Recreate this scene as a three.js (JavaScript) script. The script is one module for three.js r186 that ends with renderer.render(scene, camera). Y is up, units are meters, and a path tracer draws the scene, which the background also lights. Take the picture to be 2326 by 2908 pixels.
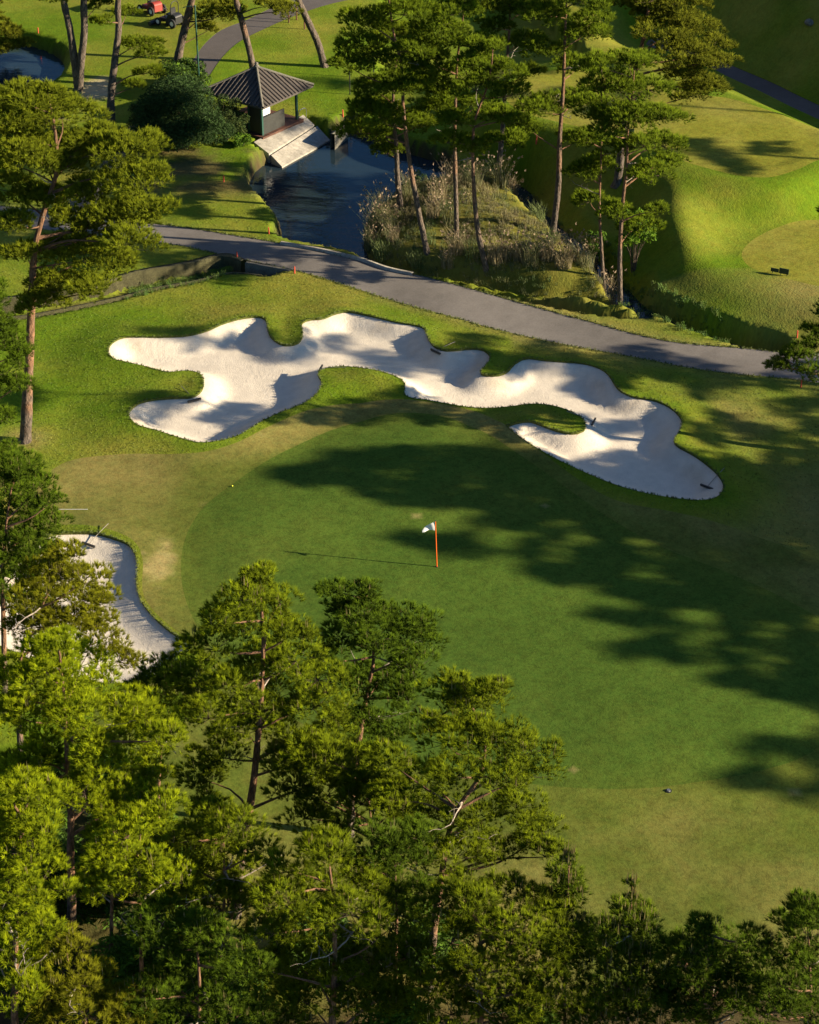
import * as THREE from 'three';
import { Sky } from 'three/addons/objects/Sky.js';
import { mergeGeometries } from 'three/addons/utils/BufferGeometryUtils.js';

// ---------- camera, sky, sun, exposure ----------
const scene = new THREE.Scene();
const camera = new THREE.PerspectiveCamera(28.83, 819 / 1024, 0.5, 2500);
camera.position.set(0, 44.4, 0);
camera.rotation.set(-32 * Math.PI / 180, 0, 0);

const SUN = new THREE.Vector3(6.17, 2.13, 1.04).normalize();
const sky = new Sky();
sky.name = 'sky';
sky.scale.setScalar(2000);
sky.userData.kind = 'structure';
sky.material.uniforms.sunPosition.value.copy(SUN);
sky.material.uniforms.turbidity.value = 2.2;
sky.material.uniforms.rayleigh.value = 1.4;
sky.material.uniforms.mieCoefficient.value = 0.003;
scene.add(sky);
scene.environmentIntensity = 0.09;

const sun = new THREE.DirectionalLight(new THREE.Color().setRGB(1, 0.83, 0.58), 4.6);
sun.name = 'sun';
sun.position.copy(SUN).multiplyScalar(220).add(new THREE.Vector3(0, 0, -85));
sun.target.position.set(0, 0, -85);
sun.castShadow = true;
sun.shadow.mapSize.set(4096, 4096);
sun.shadow.radius = 1;
Object.assign(sun.shadow.camera, { left: -110, right: 110, top: 90, bottom: -90, near: 1, far: 500 });
scene.add(sun, sun.target);

const renderer = new THREE.WebGLRenderer({ antialias: true });
renderer.toneMapping = THREE.LinearToneMapping;
renderer.toneMappingExposure = 2.95;
renderer.shadowMap.enabled = true;
renderer.setSize(819, 1024);

// ---------- small tools ----------
function rng(seed) { let s = (seed * 2654435761) >>> 0; return () => { s = (s + 0x6d2b79f5) | 0; let t = Math.imul(s ^ (s >>> 15), 1 | s); t = (t + Math.imul(t ^ (t >>> 7), 61 | t)) ^ t; return ((t ^ (t >>> 14)) >>> 0) / 4294967296; }; }
const V = (x, y, z) => new THREE.Vector3(x, y, z);
const clamp = (x, a = 0, b = 1) => Math.min(b, Math.max(a, x));
const lerp = (a, b, t) => a + (b - a) * t;
function ss(a, b, x) { const t = clamp((x - a) / (b - a)); return t * t * (3 - 2 * t); }
function hash2(ix, iz, s) { let h = Math.imul(ix, 374761393) ^ Math.imul(iz, 668265263) ^ Math.imul(s, 974634777); h = Math.imul(h ^ (h >>> 13), 1274126177); return ((h ^ (h >>> 16)) >>> 0) / 4294967296; }
function noise(x, z, s = 1, per = 0) {           // value noise, optionally tiling with period per
  const x0 = Math.floor(x), z0 = Math.floor(z), fx = x - x0, fz = z - z0;
  const u = fx * fx * (3 - 2 * fx), v = fz * fz * (3 - 2 * fz);
  const w = per ? (k) => ((k % per) + per) % per : (k) => k;
  const a = hash2(w(x0), w(z0), s), b = hash2(w(x0 + 1), w(z0), s), c = hash2(w(x0), w(z0 + 1), s), d = hash2(w(x0 + 1), w(z0 + 1), s);
  return lerp(lerp(a, b, u), lerp(c, d, u), v) * 2 - 1;
}
function fbm(x, z, o = 4, s = 1) { let v = 0, a = 0.5, f = 1; for (let i = 0; i < o; i++) { v += a * noise(x * f, z * f, s + i); a *= 0.5; f *= 2.03; } return v; }
const taken = {};
function numbered(n) { taken[n] = (taken[n] ?? -1) + 1; return taken[n] ? n + '_' + String(taken[n]).padStart(3, '0') : n; }
function tag(o, label, category, group, kind) {
  if (label) o.userData.label = label;
  if (category) o.userData.category = category;
  if (group) o.userData.group = group;
  if (kind) o.userData.kind = kind;
  return o;
}
function thing(name, label, category, pos = [0, 0, 0], turn = 0, group) {
  const o = new THREE.Group(); o.name = numbered(name); o.position.set(...pos); o.rotation.y = turn; scene.add(o);
  return tag(o, label, category, group);
}
function part(name, geometry, material, parent) {
  const m = new THREE.Mesh(geometry, material); m.name = parent === scene ? numbered(name) : name; m.castShadow = m.receiveShadow = true; parent.add(m); return m;
}
function copyOf(o, label) { const c = o.clone(); c.name = numbered(o.name.replace(/_\d{3}$/, '')); c.userData = { ...o.userData }; if (label) c.userData.label = label; scene.add(c); return c; }
const box = (w, h, d, x = 0, y = 0, z = 0) => new THREE.BoxGeometry(w, h, d).translate(x, y, z);
const tube = (pts, r, n = 8, rad = 6) => new THREE.TubeGeometry(new THREE.CatmullRomCurve3(pts.map((p) => V(...p))), n, r, rad, false);
class Tris {                                     // growing list of coloured triangles
  constructor(n = 4096) { this.p = new Float32Array(n * 9); this.c = new Float32Array(n * 9); this.n = 0; }
  tri(ax, ay, az, bx, by, bz, cx, cy, cz, k0, k1, k2) {
    let i = this.n * 9;
    if (i + 9 > this.p.length) { for (const k of ['p', 'c']) { const a = new Float32Array(this.p.length * (k === 'p' ? 2 : 1)); const b = new Float32Array(this[k].length * 2); b.set(this[k]); this[k] = b; } }
    const p = this.p, c = this.c;
    p[i] = ax; p[i + 1] = ay; p[i + 2] = az; p[i + 3] = bx; p[i + 4] = by; p[i + 5] = bz; p[i + 6] = cx; p[i + 7] = cy; p[i + 8] = cz;
    c[i] = k0[0]; c[i + 1] = k0[1]; c[i + 2] = k0[2]; c[i + 3] = k1[0]; c[i + 4] = k1[1]; c[i + 5] = k1[2]; c[i + 6] = k2[0]; c[i + 7] = k2[1]; c[i + 8] = k2[2];
    this.n++;
  }
  geometry() {
    const g = new THREE.BufferGeometry();
    g.setAttribute('position', new THREE.BufferAttribute(this.p.slice(0, this.n * 9), 3));
    g.setAttribute('color', new THREE.BufferAttribute(this.c.slice(0, this.n * 9), 3));
    g.computeVertexNormals();
    return g;
  }
}

// ---------- textures: grain only ----------
function grain(size, f, srgb = false) {
  const d = new Uint8Array(size * size * 4);
  for (let y = 0; y < size; y++) for (let x = 0; x < size; x++) {
    const v = f(x, y), i = (y * size + x) * 4;
    const c = Array.isArray(v) ? v : [v, v, v];
    d[i] = clamp(c[0]) * 255; d[i + 1] = clamp(c[1]) * 255; d[i + 2] = clamp(c[2]) * 255; d[i + 3] = 255;
  }
  const t = new THREE.DataTexture(d, size, size); t.wrapS = t.wrapT = THREE.RepeatWrapping; t.magFilter = THREE.LinearFilter; t.minFilter = THREE.LinearMipmapLinearFilter; t.generateMipmaps = true;
  if (srgb) t.colorSpace = THREE.SRGBColorSpace;
  t.needsUpdate = true; return t;
}
function rep(t, m) { const c = t.clone(); c.repeat.set(1 / m, 1 / m); c.needsUpdate = true; return c; }
const N = (x, y, S, per, s) => noise(x / S * per, y / S * per, s, per);
// turf: tile of blade clumps; 8 m wide for the rough, 5 m for mown grass
const turfHeight = new Float32Array(1024 * 1024);
{
  const r = rng(5);
  for (let y = 0; y < 1024; y++) for (let x = 0; x < 1024; x++) turfHeight[y * 1024 + x] = 0.5 + 0.16 * N(x, y, 1024, 24, 3) + 0.2 * N(x, y, 1024, 80, 4) + 0.2 * N(x, y, 1024, 190, 5) + 0.1 * (r() - 0.5);
  for (let k = 0; k < 26000; k++) {              // short strokes, like lying blades
    let x = r() * 1024, y = r() * 1024; const a = r() * 6.283, L = 6 + r() * 10, v = (r() - 0.45) * 0.34;
    for (let j = 0; j < L; j++) { const ix = ((x | 0) + 1024) & 1023, iy = ((y | 0) + 1024) & 1023; turfHeight[iy * 1024 + ix] += v; x += Math.cos(a); y += Math.sin(a); }
  }
}
const turfMap = grain(1024, (x, y) => { const h = clamp(turfHeight[y * 1024 + x]); const w = N(x, y, 1024, 30, 9) * 0.06; return [0.56 + 0.44 * h + w, 0.6 + 0.4 * h, 0.5 + 0.4 * h]; });
const turfBump = grain(1024, (x, y) => clamp(turfHeight[y * 1024 + x]));
const fineMap = grain(1024, (x, y) => { const v = 0.78 + 0.1 * N(x, y, 1024, 22, 10) + 0.12 * N(x, y, 1024, 70, 11) + 0.16 * N(x, y, 1024, 240, 12) + 0.1 * N(x, y, 1024, 500, 13), w = 0.05 * N(x, y, 1024, 40, 14); return [v + w, v, v * 0.9]; });
const sandMap = grain(1024, (x, y) => { const v = 0.9 + 0.05 * N(x, y, 1024, 20, 21) + 0.04 * N(x, y, 1024, 160, 22) + 0.06 * N(x, y, 1024, 480, 23); return [v, v * 0.995, v * 0.985]; });
const sandBump = grain(1024, (x, y) => { const w = N(x, y, 1024, 3, 28); return 0.5 + 0.07 * Math.sin((y * (0.6 + 0.4 * Math.round(w)) + x * 0.4 + 120 * N(x, y, 1024, 3, 27)) / 1024 * 6.28318 * 44) * ss(-0.4, 0.3, N(x, y, 1024, 7, 29)) + 0.1 * N(x, y, 1024, 30, 24) + 0.14 * N(x, y, 1024, 130, 25) + 0.16 * N(x, y, 1024, 420, 26); });
const asphaltMap = grain(1024, (x, y) => { const v = 0.8 + 0.07 * N(x, y, 1024, 12, 31) + 0.08 * N(x, y, 1024, 70, 32) + 0.14 * N(x, y, 1024, 420, 33); return [v, v * 0.985, v * 0.985]; });
const rippleMap = grain(512, (x, y) => 0.5 + 0.22 * N(x, y * 1.0, 512, 14, 41) + 0.18 * N(x, y, 512, 37, 42) + 0.1 * N(x, y, 512, 90, 43));
const barkH = grain(512, (x, y) => { const c = N(x, y * 0.33, 512, 26, 51), d = N(x, y, 512, 60, 52); return clamp(0.55 + 0.45 * Math.sign(c) * Math.pow(Math.abs(c), 0.6) + 0.25 * d); });
const barkMap = grain(512, (x, y) => { const c = N(x, y * 0.33, 512, 26, 51), d = N(x, y, 512, 60, 52), e = N(x, y, 512, 7, 53); const v = clamp(0.66 + 0.28 * Math.sign(c) * Math.pow(Math.abs(c), 0.6) + 0.18 * d + 0.14 * e); return [v, v * 0.98, v * 0.96]; });
const stoneMap = grain(512, (x, y) => { const v = 0.72 + 0.16 * N(x, y, 512, 10, 61) + 0.14 * N(x, y, 512, 40, 62) + 0.12 * N(x, y, 512, 150, 63); return [v, v, v * 0.97]; });

const std = (rgb, roughness = 0.9, extra = {}) => { const m = new THREE.MeshStandardMaterial({ roughness, side: THREE.DoubleSide, ...extra }); m.color.setRGB(...rgb); return m; };
const grassy = (extra) => new THREE.MeshPhysicalMaterial({ roughness: 1, specularIntensity: 0.15, side: THREE.DoubleSide, vertexColors: true, ...extra });
const M = {
  turf: grassy({ map: rep(turfMap, 8), bumpMap: rep(turfBump, 8), bumpScale: 0.022 }),
  mown: grassy({ map: rep(fineMap, 6.5), bumpMap: rep(fineMap, 6.5), bumpScale: 0.012 }),
  sand: std([1, 1, 1], 0.97, { vertexColors: true, map: rep(sandMap, 5.3), bumpMap: rep(sandBump, 5.3), bumpScale: 0.022 }),
  asphalt: std([1, 1, 1], 0.9, { vertexColors: true, map: rep(asphaltMap, 4.7), bumpMap: rep(asphaltMap, 4.7), bumpScale: 0.008 }),
  bark: std([1, 1, 1], 0.95, { vertexColors: true, map: barkMap, bumpMap: barkH, bumpScale: 0.03 }),
  dead: std([0.42, 0.36, 0.29], 0.9, { map: barkMap }),
  needles: new THREE.MeshPhysicalMaterial({ vertexColors: true, roughness: 1, specularIntensity: 0.05, transmission: 0.4, thickness: 0, side: THREE.DoubleSide }),
  leaves: new THREE.MeshPhysicalMaterial({ vertexColors: true, roughness: 0.9, specularIntensity: 0.15, transmission: 0.4, thickness: 0, side: THREE.DoubleSide }),
  straw: new THREE.MeshPhysicalMaterial({ vertexColors: true, roughness: 0.85, transmission: 0.25, thickness: 0, side: THREE.DoubleSide }),
  concrete: std([0.42, 0.39, 0.345], 0.9, { map: rep(stoneMap, 2.2), bumpMap: rep(stoneMap, 1.1), bumpScale: 0.01 }),
  oldConcrete: std([0.2, 0.19, 0.16], 0.95, { map: rep(stoneMap, 1.6), bumpMap: rep(stoneMap, 0.8), bumpScale: 0.03 }),
  orange: std([0.75, 0.13, 0.02], 0.4), white: std([0.8, 0.8, 0.78], 0.8), black: std([0.015, 0.016, 0.018], 0.5),
  darkGreen: std([0.006, 0.03, 0.018], 0.5), red: std([0.26, 0.035, 0.025], 0.6), stake: std([0.5, 0.07, 0.035], 0.8),
  tile: std([0.085, 0.072, 0.066], 0.75, { map: rep(stoneMap, 0.7), bumpMap: rep(stoneMap, 0.35), bumpScale: 0.012 }),
  greenPost: std([0.012, 0.06, 0.045], 0.5), brownWood: std([0.13, 0.055, 0.035], 0.8, { map: rep(barkMap, 1.2) }), darkWall: std([0.03, 0.032, 0.03], 0.8, { map: rep(stoneMap, 1.3) }),
  steel: std([0.35, 0.36, 0.37], 0.35, { metalness: 0.8 }), rubber: std([0.02, 0.02, 0.02], 0.85),
};
M.water = new THREE.MeshPhysicalMaterial({ roughness: 0.07, bumpMap: rep(rippleMap, 7), bumpScale: 0.008, ior: 1.33, side: THREE.DoubleSide }); M.water.color.setRGB(0.016, 0.03, 0.042);

// ---------- outlines on the ground, metres ----------
const O = {
  bigBunker: [[-14.49,-85.40],[-14.42,-86.30],[-13.96,-86.91],[-13.04,-86.96],[-11.88,-86.96],[-10.74,-87.11],[-9.86,-87.68],[-9.10,-88.46],[-8.20,-88.98],[-7.50,-89.09],[-7.17,-88.82],[-7.00,-87.94],[-6.83,-87.01],[-6.39,-86.15],[-5.96,-85.80],[-5.46,-85.95],[-5.23,-86.50],[-5.23,-87.42],[-5.31,-88.20],[-5.00,-88.61],[-4.30,-88.72],[-3.72,-89.25],[-3.14,-89.51],[-2.42,-89.25],[-1.47,-88.72],[-0.53,-88.20],[0.18,-87.94],[0.64,-87.68],[0.87,-86.66],[1.13,-85.65],[1.65,-85.16],[2.23,-85.20],[2.91,-85.35],[3.48,-85.25],[3.81,-84.66],[3.74,-83.94],[3.42,-83.22],[3.36,-82.74],[3.74,-82.60],[4.18,-82.65],[4.60,-82.98],[5.02,-83.84],[5.61,-84.37],[6.28,-84.18],[6.95,-84.03],[7.96,-83.98],[8.72,-83.60],[9.32,-82.74],[9.65,-81.34],[10.23,-80.56],[11.29,-80.16],[11.96,-79.40],[12.27,-78.30],[12.05,-77.35],[11.70,-76.50],[11.80,-76.08],[12.44,-75.25],[13.11,-74.04],[13.39,-73.04],[13.31,-72.26],[12.90,-71.61],[12.18,-71.42],[11.39,-71.57],[10.42,-71.88],[9.46,-72.34],[8.50,-72.97],[7.35,-73.92],[6.18,-75.05],[5.20,-76.29],[4.61,-77.22],[4.38,-77.65],[4.86,-77.99],[5.40,-78.08],[5.92,-77.78],[6.53,-77.35],[7.15,-77.09],[7.69,-77.22],[7.89,-77.65],[7.83,-78.30],[7.27,-78.87],[6.44,-79.40],[5.59,-79.62],[4.71,-79.40],[3.84,-79.31],[2.98,-79.40],[1.90,-79.75],[0.82,-80.16],[-0.05,-80.43],[-0.23,-80.75],[-0.21,-81.57],[-0.50,-82.04],[-1.17,-82.51],[-2.07,-82.98],[-2.98,-83.36],[-3.76,-83.31],[-4.20,-82.98],[-4.29,-82.51],[-4.08,-81.57],[-4.33,-80.66],[-4.84,-79.93],[-5.68,-79.22],[-6.49,-78.43],[-7.08,-77.65],[-7.67,-76.92],[-8.48,-76.50],[-9.31,-76.37],[-10.20,-76.80],[-11.32,-77.48],[-12.24,-77.99],[-12.72,-78.87],[-12.63,-79.53],[-12.26,-80.07],[-11.42,-80.43],[-10.56,-80.52],[-10.02,-80.56],[-9.63,-81.20],[-9.62,-82.27],[-9.90,-82.98],[-10.49,-83.26],[-11.37,-83.12],[-12.45,-83.69],[-13.40,-84.18],[-14.13,-84.57]],
  smallBunker: [[-15.01,-68.62],[-14.71,-68.98],[-13.95,-69.12],[-12.97,-69.08],[-12.14,-68.72],[-11.50,-68.26],[-11.13,-67.55],[-10.91,-66.51],[-10.83,-65.49],[-10.56,-64.33],[-9.97,-63.19],[-9.13,-62.09],[-8.32,-61.25],[-8.30,-60.40],[-8.55,-59.95],[-9.37,-59.31],[-10.55,-58.87],[-12.52,-59.16],[-14.50,-60.55],[-16.15,-61.78],[-16.74,-63.51],[-16.26,-65.49],[-15.60,-67.20],[-15.16,-68.08]],
  green: [[-9.24,-67.55],[-9.16,-69.34],[-8.69,-71.20],[-7.82,-72.81],[-6.67,-74.52],[-5.10,-76.29],[-3.05,-78.08],[-0.92,-79.04],[1.24,-78.82],[3.14,-77.44],[4.74,-75.34],[6.46,-72.93],[8.29,-70.45],[10.41,-68.08],[12.51,-66.34],[14.67,-64.42],[16.33,-62.24],[16.54,-59.51],[15.66,-56.66],[13.97,-54.78],[12.17,-53.87],[10.11,-53.28],[7.95,-52.92],[5.51,-53.02],[3.08,-53.48],[-0.21,-54.38],[-3.61,-56.39],[-5.99,-58.78],[-7.59,-61.16],[-8.53,-63.51],[-9.02,-65.49]],
  apron: [[-15.88,-73.92],[-14.85,-75.34],[-12.61,-75.75],[-10.49,-75.54],[-9.04,-75.63],[-7.63,-76.38],[-6.25,-77.87],[-4.39,-79.49],[-2.24,-80.20],[-0.05,-80.20],[2.11,-79.49],[3.81,-78.39],[5.40,-75.96],[7.29,-73.13],[8.79,-71.58],[11.09,-70.63],[13.69,-69.34],[16.56,-67.20],[19.35,-64.49],[19.54,-57.22],[16.78,-45.23],[10.30,-41.33],[0.52,-41.33],[-5.35,-45.23],[-9.06,-51.98],[-11.45,-57.78],[-9.33,-58.93],[-8.12,-60.10],[-8.13,-61.16],[-8.95,-62.18],[-9.80,-63.26],[-10.39,-64.42],[-10.60,-65.49],[-10.72,-66.85],[-11.05,-68.08],[-11.56,-68.80],[-13.04,-69.63],[-14.43,-69.71],[-15.69,-68.98],[-16.66,-70.07],[-16.64,-72.35]],
  mainPath: [[-28.73,-105.90],[-24.56,-103.86],[-20.10,-102.54],[-16.53,-101.43],[-13.85,-100.79],[-11.97,-100.22],[-9.31,-99.21],[-6.69,-98.16],[-4.61,-97.19],[-2.57,-96.12],[-1.30,-95.12],[0.19,-94.42],[2.14,-93.28],[4.53,-91.71],[6.86,-90.19],[9.13,-88.76],[11.35,-87.36],[13.13,-86.59],[15.15,-86.19],[16.95,-85.84],[18.27,-85.49],[20.58,-85.59],[23.86,-85.94],[22.91,-81.39],[19.97,-82.22],[17.63,-82.93],[15.45,-83.35],[13.28,-83.98],[11.11,-84.95],[8.90,-85.84],[6.66,-86.80],[4.39,-87.97],[2.07,-89.44],[-0.30,-90.89],[-2.99,-92.83],[-5.00,-94.25],[-6.01,-94.83],[-7.55,-95.58],[-9.62,-96.59],[-11.73,-97.68],[-13.59,-98.41],[-16.22,-99.03],[-19.70,-99.97],[-24.04,-101.05],[-28.07,-102.87]],
  upPath: [[-17.60,-111.78],[-17.22,-114.24],[-16.14,-116.88],[-14.80,-121.06],[-14.22,-126.13],[-13.74,-129.52],[-12.86,-132.45],[-11.24,-134.68],[-9.90,-136.97],[-7.55,-140.19],[-4.23,-143.32],[-0.09,-145.62],[-0.09,-142.19],[-3.47,-139.75],[-5.78,-138.03],[-8.00,-135.50],[-9.81,-132.85],[-11.40,-130.09],[-12.32,-126.87],[-12.78,-124.13],[-13.37,-120.20],[-14.84,-115.67],[-15.98,-112.92],[-16.25,-110.43],[-16.85,-108.46],[-17.52,-103.26],[-18.56,-101.29],[-19.97,-101.94],[-18.25,-106.68],[-17.95,-109.55]],
  farPath: [[16.33,-128.90],[18.00,-126.99],[19.61,-124.96],[21.13,-122.62],[23.09,-119.66],[25.03,-116.33],[26.71,-113.70],[26.27,-111.38],[24.61,-113.93],[23.14,-116.33],[21.77,-118.82],[20.32,-121.12],[18.85,-123.78],[17.26,-125.88],[15.56,-127.47]],
  pond: [[-9.37,-108.05],[-9.28,-109.69],[-8.77,-111.29],[-7.74,-112.18],[-6.37,-113.16],[-5.00,-115.08],[-4.34,-117.06],[-3.76,-117.62],[-2.71,-116.26],[-1.81,-115.08],[-0.36,-113.54],[1.07,-112.41],[2.34,-111.66],[2.45,-110.19],[1.46,-108.76],[0.21,-107.35],[-1.15,-105.97],[-2.08,-104.28],[-2.50,-102.32],[-2.56,-100.09],[-2.37,-98.25],[-1.58,-96.75],[-2.61,-97.34],[-4.67,-98.25],[-6.78,-99.29],[-7.23,-100.40],[-7.11,-101.54],[-7.56,-102.96],[-8.27,-104.62],[-8.97,-106.31]],
  pond2: [[-36.21,-131.38],[-31.92,-132.56],[-27.96,-132.16],[-26.61,-131.87],[-24.81,-130.71],[-23.53,-128.99],[-22.94,-127.41],[-22.86,-125.76],[-23.12,-123.80],[-24.05,-121.97],[-25.90,-120.35],[-29.33,-119.52],[-34.13,-122.23]],
  teeLow: [[17.19,-94.49],[17.76,-95.92],[19.05,-97.51],[20.46,-98.44],[21.93,-98.88],[24.70,-99.39],[26.09,-97.51],[24.97,-92.19],[22.94,-90.40],[20.52,-90.79],[19.54,-91.34],[18.23,-92.19],[17.40,-93.04]],
  teeUp: [[14.30,-105.27],[15.18,-103.67],[16.60,-102.44],[18.03,-101.56],[19.56,-101.36],[21.29,-102.50],[22.70,-103.87],[26.42,-105.98],[26.70,-107.43],[23.66,-109.35],[21.11,-111.49],[19.14,-113.37],[16.99,-114.33],[13.53,-116.80],[9.88,-118.49],[6.89,-117.22],[5.63,-114.74],[6.34,-111.56],[8.72,-109.50],[11.59,-107.79]],
  island: [[-2.53,-100.14],[-2.49,-102.06],[-1.68,-104.70],[-0.34,-106.75],[1.58,-108.15],[3.82,-109.44],[5.21,-109.22],[6.53,-107.80],[7.72,-104.70],[8.62,-102.06],[9.44,-98.90],[10.07,-96.48],[10.87,-94.73],[11.49,-93.48],[11.35,-91.92],[10.38,-91.92],[8.98,-92.75],[7.04,-93.03],[5.36,-93.82],[3.42,-94.73],[1.44,-95.60],[-0.31,-96.19],[-1.58,-96.96],[-2.23,-97.98]],
  ditchLeft: [[-21.99,-90.08],[-19.24,-90.78],[-17.22,-91.71],[-15.18,-92.77],[-13.82,-93.68],[-11.46,-94.71],[-9.55,-95.70],[-7.54,-95.41]],
  ditchRight: [[-1.81,-95.58],[0.19,-94.54],[2.15,-93.68],[4.33,-92.77],[6.47,-91.77],[8.34,-90.89],[10.20,-90.24],[11.60,-89.92]],
  ditchBack: [[2.70,-108.94],[4.91,-108.94],[6.08,-107.30],[6.64,-104.87],[7.56,-102.21],[8.70,-99.65],[9.56,-97.49],[10.28,-95.41],[10.94,-93.11],[11.98,-91.33],[13.47,-89.55],[14.96,-88.23],[16.23,-87.31],[17.51,-86.49]],
};
function smoothLine(pts, closed, sub = 4) {
  const c = new THREE.CatmullRomCurve3(pts.map(([x, z]) => V(x, 0, z)), closed, 'centripetal');
  return c.getPoints(pts.length * sub).map((p) => [p.x, p.z]).slice(0, closed ? -1 : undefined);
}
function makeSdf(pts, closed = true, sub = 4) {
  const P = smoothLine(pts, closed, sub), n = P.length;
  const lo = [Math.min(...P.map((p) => p[0])), Math.min(...P.map((p) => p[1]))], hi = [Math.max(...P.map((p) => p[0])), Math.max(...P.map((p) => p[1]))];
  const f = (x, z) => {
    const ox = Math.max(lo[0] - x, x - hi[0], 0), oz = Math.max(lo[1] - z, z - hi[1], 0);
    if (closed && ox + oz > 6) return Math.hypot(ox, oz) + 0.5;
    let best = 1e9, inside = false, side = 1;
    for (let i = 0, m = closed ? n : n - 1; i < m; i++) {
      const a = P[i], b = P[(i + 1) % n], ex = b[0] - a[0], ez = b[1] - a[1], wx = x - a[0], wz = z - a[1];
      const t = clamp((wx * ex + wz * ez) / (ex * ex + ez * ez + 1e-12)), dx = wx - ex * t, dz = wz - ez * t, d = dx * dx + dz * dz;
      if (d < best) { best = d; if (!closed) side = ex * wz - ez * wx < 0 ? 1 : -1; }
      if (closed && (a[1] > z) !== (b[1] > z) && x < ex * (z - a[1]) / ez + a[0]) inside = !inside;
    }
    return Math.sqrt(best) * (closed ? (inside ? -1 : 1) : side);
  };
  f.points = P; return f;
}
const D = {};
for (const k of ['bigBunker', 'smallBunker', 'green', 'apron', 'mainPath', 'upPath', 'farPath', 'pond', 'pond2', 'teeLow', 'teeUp', 'island']) D[k] = makeSdf(O[k], true, 4);
for (const k of ['ditchLeft', 'ditchRight', 'ditchBack']) D[k] = makeSdf(O[k], false, 3);
const RIDGE = [[11.5, -121], [12.4, -114], [12.93, -109.75], [13.52, -104.74], [13.76, -100.73], [14.04, -96.35], [14.8, -93.6], [16.8, -91.6], [19.5, -90], [23, -88], [29, -84.5], [40, -79]];
const ridge = makeSdf(RIDGE, false, 2);
const farLine = makeSdf([[-60, -190], [-5, -150], [8, -136], [15.9, -128], [21, -120.5], [26.5, -112.5], [40, -95]], false, 2);

const slabs = makeSdf([[-9.25, -112.72], [-6.6, -117.1], [-5.5, -116.5], [-4.7, -115.2], [-7.5, -110.8], [-8.4, -111.6]], true, 1);

// ---------- terrain ----------
const WATER = -0.9, WATER2 = -0.5;
function land(x, z) {
  let h = 0.16 * noise(x / 13, z / 13, 7) + 0.05 * noise(x / 4.5, z / 4.5, 8);
  const bb = D.bigBunker(x, z), sb = D.smallBunker(x, z);
  h += 0.26 * ss(3.2, 0.2, bb) + 0.06 * ss(0.9, 0.05, bb) + 0.12 * ss(2.4, 0.2, sb);
  h += 0.34 * Math.exp(-(((x + 2.3) / 2.2) ** 2) - ((z + 81.9) / 1.3) ** 2) + 0.2 * Math.exp(-(((x - 6) / 2.2) ** 2) - ((z + 79) / 0.9) ** 2);
  const gr = D.green(x, z); h += 0.18 * ss(1.5, -3, gr);
  // bank under the tees
  const far = z < -81 || x > 14;
  if (far) {
    const sd = ridge(x, z), w = lerp(lerp(9, 3.0, ss(-106, -101, z)), 6, ss(-95, -90, z));
    h += 2.0 * (1 - 0.6 * ss(-95.5, -91.5, z)) * ss(-w, 0.9, sd) * ss(0.7, 4.2, Math.abs(D.ditchBack(x, z))) * ss(-80.5, -84, z - (x > 19 ? (x - 19) * 0.6 : 0));
    const t1 = D.teeLow(x, z); h = lerp(h, 1.05, ss(5.5, 0.2, t1));
    const t2 = D.teeUp(x, z); h = lerp(h, 2.5, ss(3.6, 0.2, t2));
    const fp = D.farPath(x, z); h = lerp(h, 1.0, ss(4.5, 0.3, fp));
    { const q = Math.max(0, farLine(x, z) - 1.2); h += 13 * (1 - Math.exp(-q * 0.62 / 13 - q * q * 0.0012)) * ss(-108, -118, z + (x > 26 ? -(x - 26) : 0)) * ss(2, 16, x); }
  }
  if (z < -114 && x < -2) h += 0.3 * ss(-117, -128, z);
  const up = D.upPath(x, z); h = lerp(h, 0.35, 0.6 * ss(2.5, 0.2, up) * (z < -110 ? 1 : 0));
  const mp = D.mainPath(x, z); h = lerp(h, 0.02, ss(2.6, 0.1, mp));
  // mound in the pond
  const is = D.island(x, z); if (is < 1.5) h = lerp(h, -1.0 + 1.2 * ss(0.3, -1.2, is) + 0.8 * ss(-0.8, -5, is) + 0.12 * noise(x, z, 77), ss(1.2, -0.1, is));
  // ditches and ponds
  const dl = Math.abs(D.ditchLeft(x, z)), dr = Math.abs(D.ditchRight(x, z)), db = Math.abs(D.ditchBack(x, z)), keep = ss(0.02, 0.25, mp);
  const carve = Math.max(ss(1.15, 0.75, dl), ss(0.85, 0.45, dr), ss(1.0, 0.5, db)) * keep;
  h = lerp(h, (dl < 1.3 ? -0.75 : -1.25) + 0.08 * noise(x * 2, z * 2, 12), carve);
  const pd = D.pond(x, z); h = lerp(h, -1.9, ss(0.22, -0.35, pd) * keep);
  if (x > -10 && x < -4 && z < -110 && z > -118) h = lerp(h, Math.min(h, -1.15), ss(0.12, -0.08, slabs(x, z)));
  const p2 = D.pond2(x, z); h = lerp(h, -1.5, ss(0.5, -0.35, p2));
  return h;
}
function sandLevel(x, z, d) {
  const deep = 0.1 + (z > -70 ? 0.3 : 0.48) * ss(0, 1.25, d);
  return land(x, z) - deep + 0.03 * noise(x / 2.2, z / 2.2, 91) + 0.012 * noise(x * 1.3, z * 1.6, 92);
}
function ground(x, z) {
  const b = D.bigBunker(x, z), s = D.smallBunker(x, z), i = Math.min(b, s);
  return i < 0 ? sandLevel(x, z, -i) : land(x, z);
}
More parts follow.
